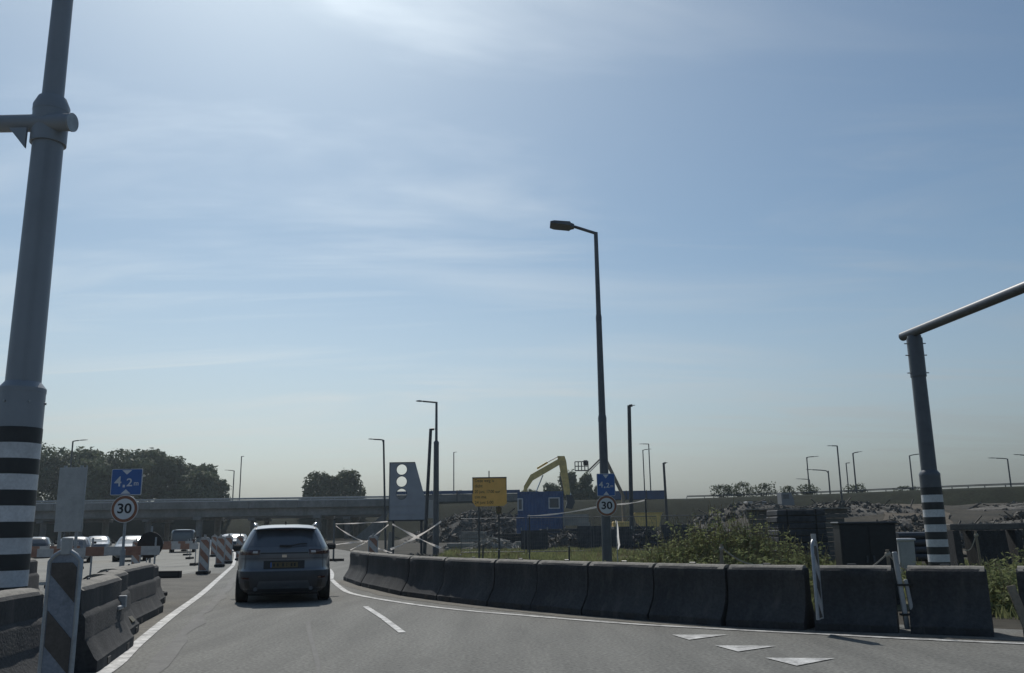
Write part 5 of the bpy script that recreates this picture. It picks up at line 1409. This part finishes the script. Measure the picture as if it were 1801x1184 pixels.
# undergrowth behind the viaduct that closes the view beneath it
for i in range(14):
    x = -150 + i * 9.6
    tree('dense dark bush seen beneath the viaduct, number %s from the picture edge' % ('one two three four five six seven eight nine ten eleven twelve thirteen fourteen'.split()[i]), x, 200 + 3 * (i % 3), 6.0 + (i * 37 % 5) * 0.4, 11.5, 0.4, 80 + i, 'bushes closing the view beneath the viaduct', 1100, 0, 0.55, M_LEAF, 'dense_bush', 5.0)

# ------------------------------------------------------------------ weeds and grass
def weed_shrub(label, x, y, H, W, seed, n=900):
    rnd = random.Random(seed)
    t = thing('weed_shrub', label, 'weeds', (x, y, ground_z(x, y)), 0, 'tall weeds behind the dark barrier')
    vs, fs = [], []; sv = MB()
    ns = int(n / 22)
    for i in range(ns):
        a = rnd.uniform(0, 6.28); r = math.sqrt(rnd.random()) * W / 2
        bx, by = r * math.cos(a), r * math.sin(a) * 0.7
        h = H * (1 - 0.55 * (r / (W / 2)) ** 2) * rnd.uniform(0.55, 1.05)
        lx, ly = rnd.uniform(-.25, .25) * h + bx * 0.25, rnd.uniform(-.2, .2) * h
        sv.tube([(bx, by, 0), (bx + lx * .4, by + ly * .4, h * .55), (bx + lx, by + ly, h * rnd.uniform(1.0, 1.12))], [0.008, 0.006, 0.004], 4, cap=False)
        for k in range(22):
            u = rnd.uniform(0.12, 1.0)
            c = Vector((bx + lx * u, by + ly * u, h * u))
            d = Vector((rnd.gauss(0, 1), rnd.gauss(0, 1), rnd.uniform(-.3, .9))).normalized()
            L = rnd.uniform(0.06, 0.20) * (1.15 - 0.5 * u)
            w = L * rnd.uniform(.07, .2)
            e = d.orthogonal().normalized(); e = Matrix.Rotation(rnd.uniform(0, 6.28), 3, d) @ e
            o = len(vs)
            vs += [c, c + d * L * .5 + e * w, c + d * L - Vector((0, 0, L * .25)), c + d * L * .5 - e * w]
            fs.append((o, o + 1, o + 2, o + 3))
    mb = MB(); mb.v = [tuple(p) for p in vs]; mb.f = fs
    mb.build('leaves', M_WEED, t, fix=False)
    sv.build('stems', M_DRY, t, fix=False)
    return t
W_ = [(2.3, 18.6, 0.75, 1.3, 'low weeds right of the lamp with signs'), (3.0, 18.9, 1.05, 1.4, 'weeds at the left shoulder of the big clump'), (3.7, 19.2, 1.40, 1.5, 'weeds left of the tallest stalks'), (4.35, 19.2, 1.62, 1.5, 'tallest weeds in the middle of the clump'),
      (4.95, 18.9, 1.42, 1.5, 'weeds right of the tallest stalks'), (5.4, 18.3, 1.12, 1.5, 'weeds sloping down towards the dark cabinet'), (5.75, 17.9, 0.95, 1.3, 'low weeds left of the dark cabinet'), (4.1, 17.4, 1.0, 1.6, 'weeds in front of the tallest stalks behind the stake'), (3.1, 17.2, 0.85, 1.4, 'weeds behind the leaning stake'),
      (4.9, 16.6, 0.85, 1.5, 'low weeds close behind the edge-on beacon'), (9.2, 17.6, 0.70, 1.6, 'low weeds right of the striped post'), (10.2, 18.2, 0.80, 1.8, 'low weeds under the pale stake'), (11.2, 18.4, 0.95, 1.8, 'weeds at the picture edge below the trestle'), (8.2, 18.6, 0.6, 1.4, 'low weeds left of the striped post'), (10.9, 17.0, 0.8, 1.6, 'weeds at the picture edge above the last barrier block'), (7.7, 15.0, 0.7, 1.3, 'weeds seen through the wide gap of the dark barrier')]
for i, (x, y, H, W, lab) in enumerate(W_): weed_shrub(lab, x, y, H * 1.12, W * 1.2, 300 + i, int(3000 * W * max(H, 0.8)))

def field(name, label, n, area, hmin, hmax, m, seed, wmul=1.0):
    rnd = random.Random(seed)
    vs, fs = [], []
    for i in range(n):
        x, y = area(rnd)
        if x is None: continue
        if noise.noise(Vector((x * 0.35, y * 0.28, 2.0 + seed))) < -0.22: continue
        z = ground_z(x, y)
        h = rnd.uniform(hmin, hmax) * (0.7 + 0.5 * noise.noise(Vector((x * .5, y * .4, 7))))
        a = rnd.uniform(0, 6.28); lx, ly = math.cos(a) * h * .35, math.sin(a) * h * .35
        w = 0.008 * wmul * (1 + y / 30)
        px, py = -math.sin(a) * w, math.cos(a) * w
        o = len(vs)
        vs += [(x - px, y - py, z), (x + px, y + py, z), (x + lx * .45 + px * .7, y + ly * .45 + py * .7, z + h * .65), (x + lx, y + ly, z + h), (x + lx * .45 - px * .7, y + ly * .45 - py * .7, z + h * .65)]
        fs.append((o, o + 1, o + 2, o + 3, o + 4))
    mb = MB(); mb.v, mb.f = vs, fs
    o = mb.build(name, m, fix=False)
    stuff(o); tag(o, label, 'grass'); return o
def area_a(r):
    y = 15 + 52 * r.random() ** 1.1
    x0 = interp([(15, 3.6), (18, 1.2), (22, -1.0), (27, -3.0), (33, -3.6), (58, -4.2)], y)
    return r.uniform(x0, interp([(15, 6.0), (25, 9), (40, 10), (58, 12)], y)), y
def area_b(r):
    y = 13.5 + 20 * r.random()
    return r.uniform(interp([(13, 6.4), (30, 9.5)], y), interp([(13, 10), (33, 24)], y)), y
field('grass', 'rough green grass between the dark barrier and the site hoarding', 70000, area_a, 0.12, 0.42, M_GRASS, 1)
field('grass', 'rough grass around the striped post in the field', 20000, area_b, 0.10, 0.34, M_GRASS, 2)
field('grass', 'dry yellowed stalks standing in the green grass', 5000, area_a, 0.2, 0.55, M_DRY, 3, 0.6)


# ------------------------------------------------------------------ haze volume added in place of windscreen veil over distant things
hz = MB().box((0, 1200, 11.5), (3400, 3000, 28.0)).build('added_veil_haze', M_WHITE)
hm = bpy.data.materials.new('veil_haze_air'); hm.use_nodes = True
hn, hl = hm.node_tree.nodes, hm.node_tree.links
hn.remove(hn['Principled BSDF'])
pv = hn.new('ShaderNodeVolumePrincipled')
pv.inputs['Color'].default_value = (0.80, 0.92, 1.0, 1)
pv.inputs['Density'].default_value = 0.00026
pv.inputs['Anisotropy'].default_value = 0.6
hl.new(pv.outputs[0], hn['Material Output'].inputs['Volume'])
hz.data.materials.clear(); hz.data.materials.append(hm)
stuff(hz)
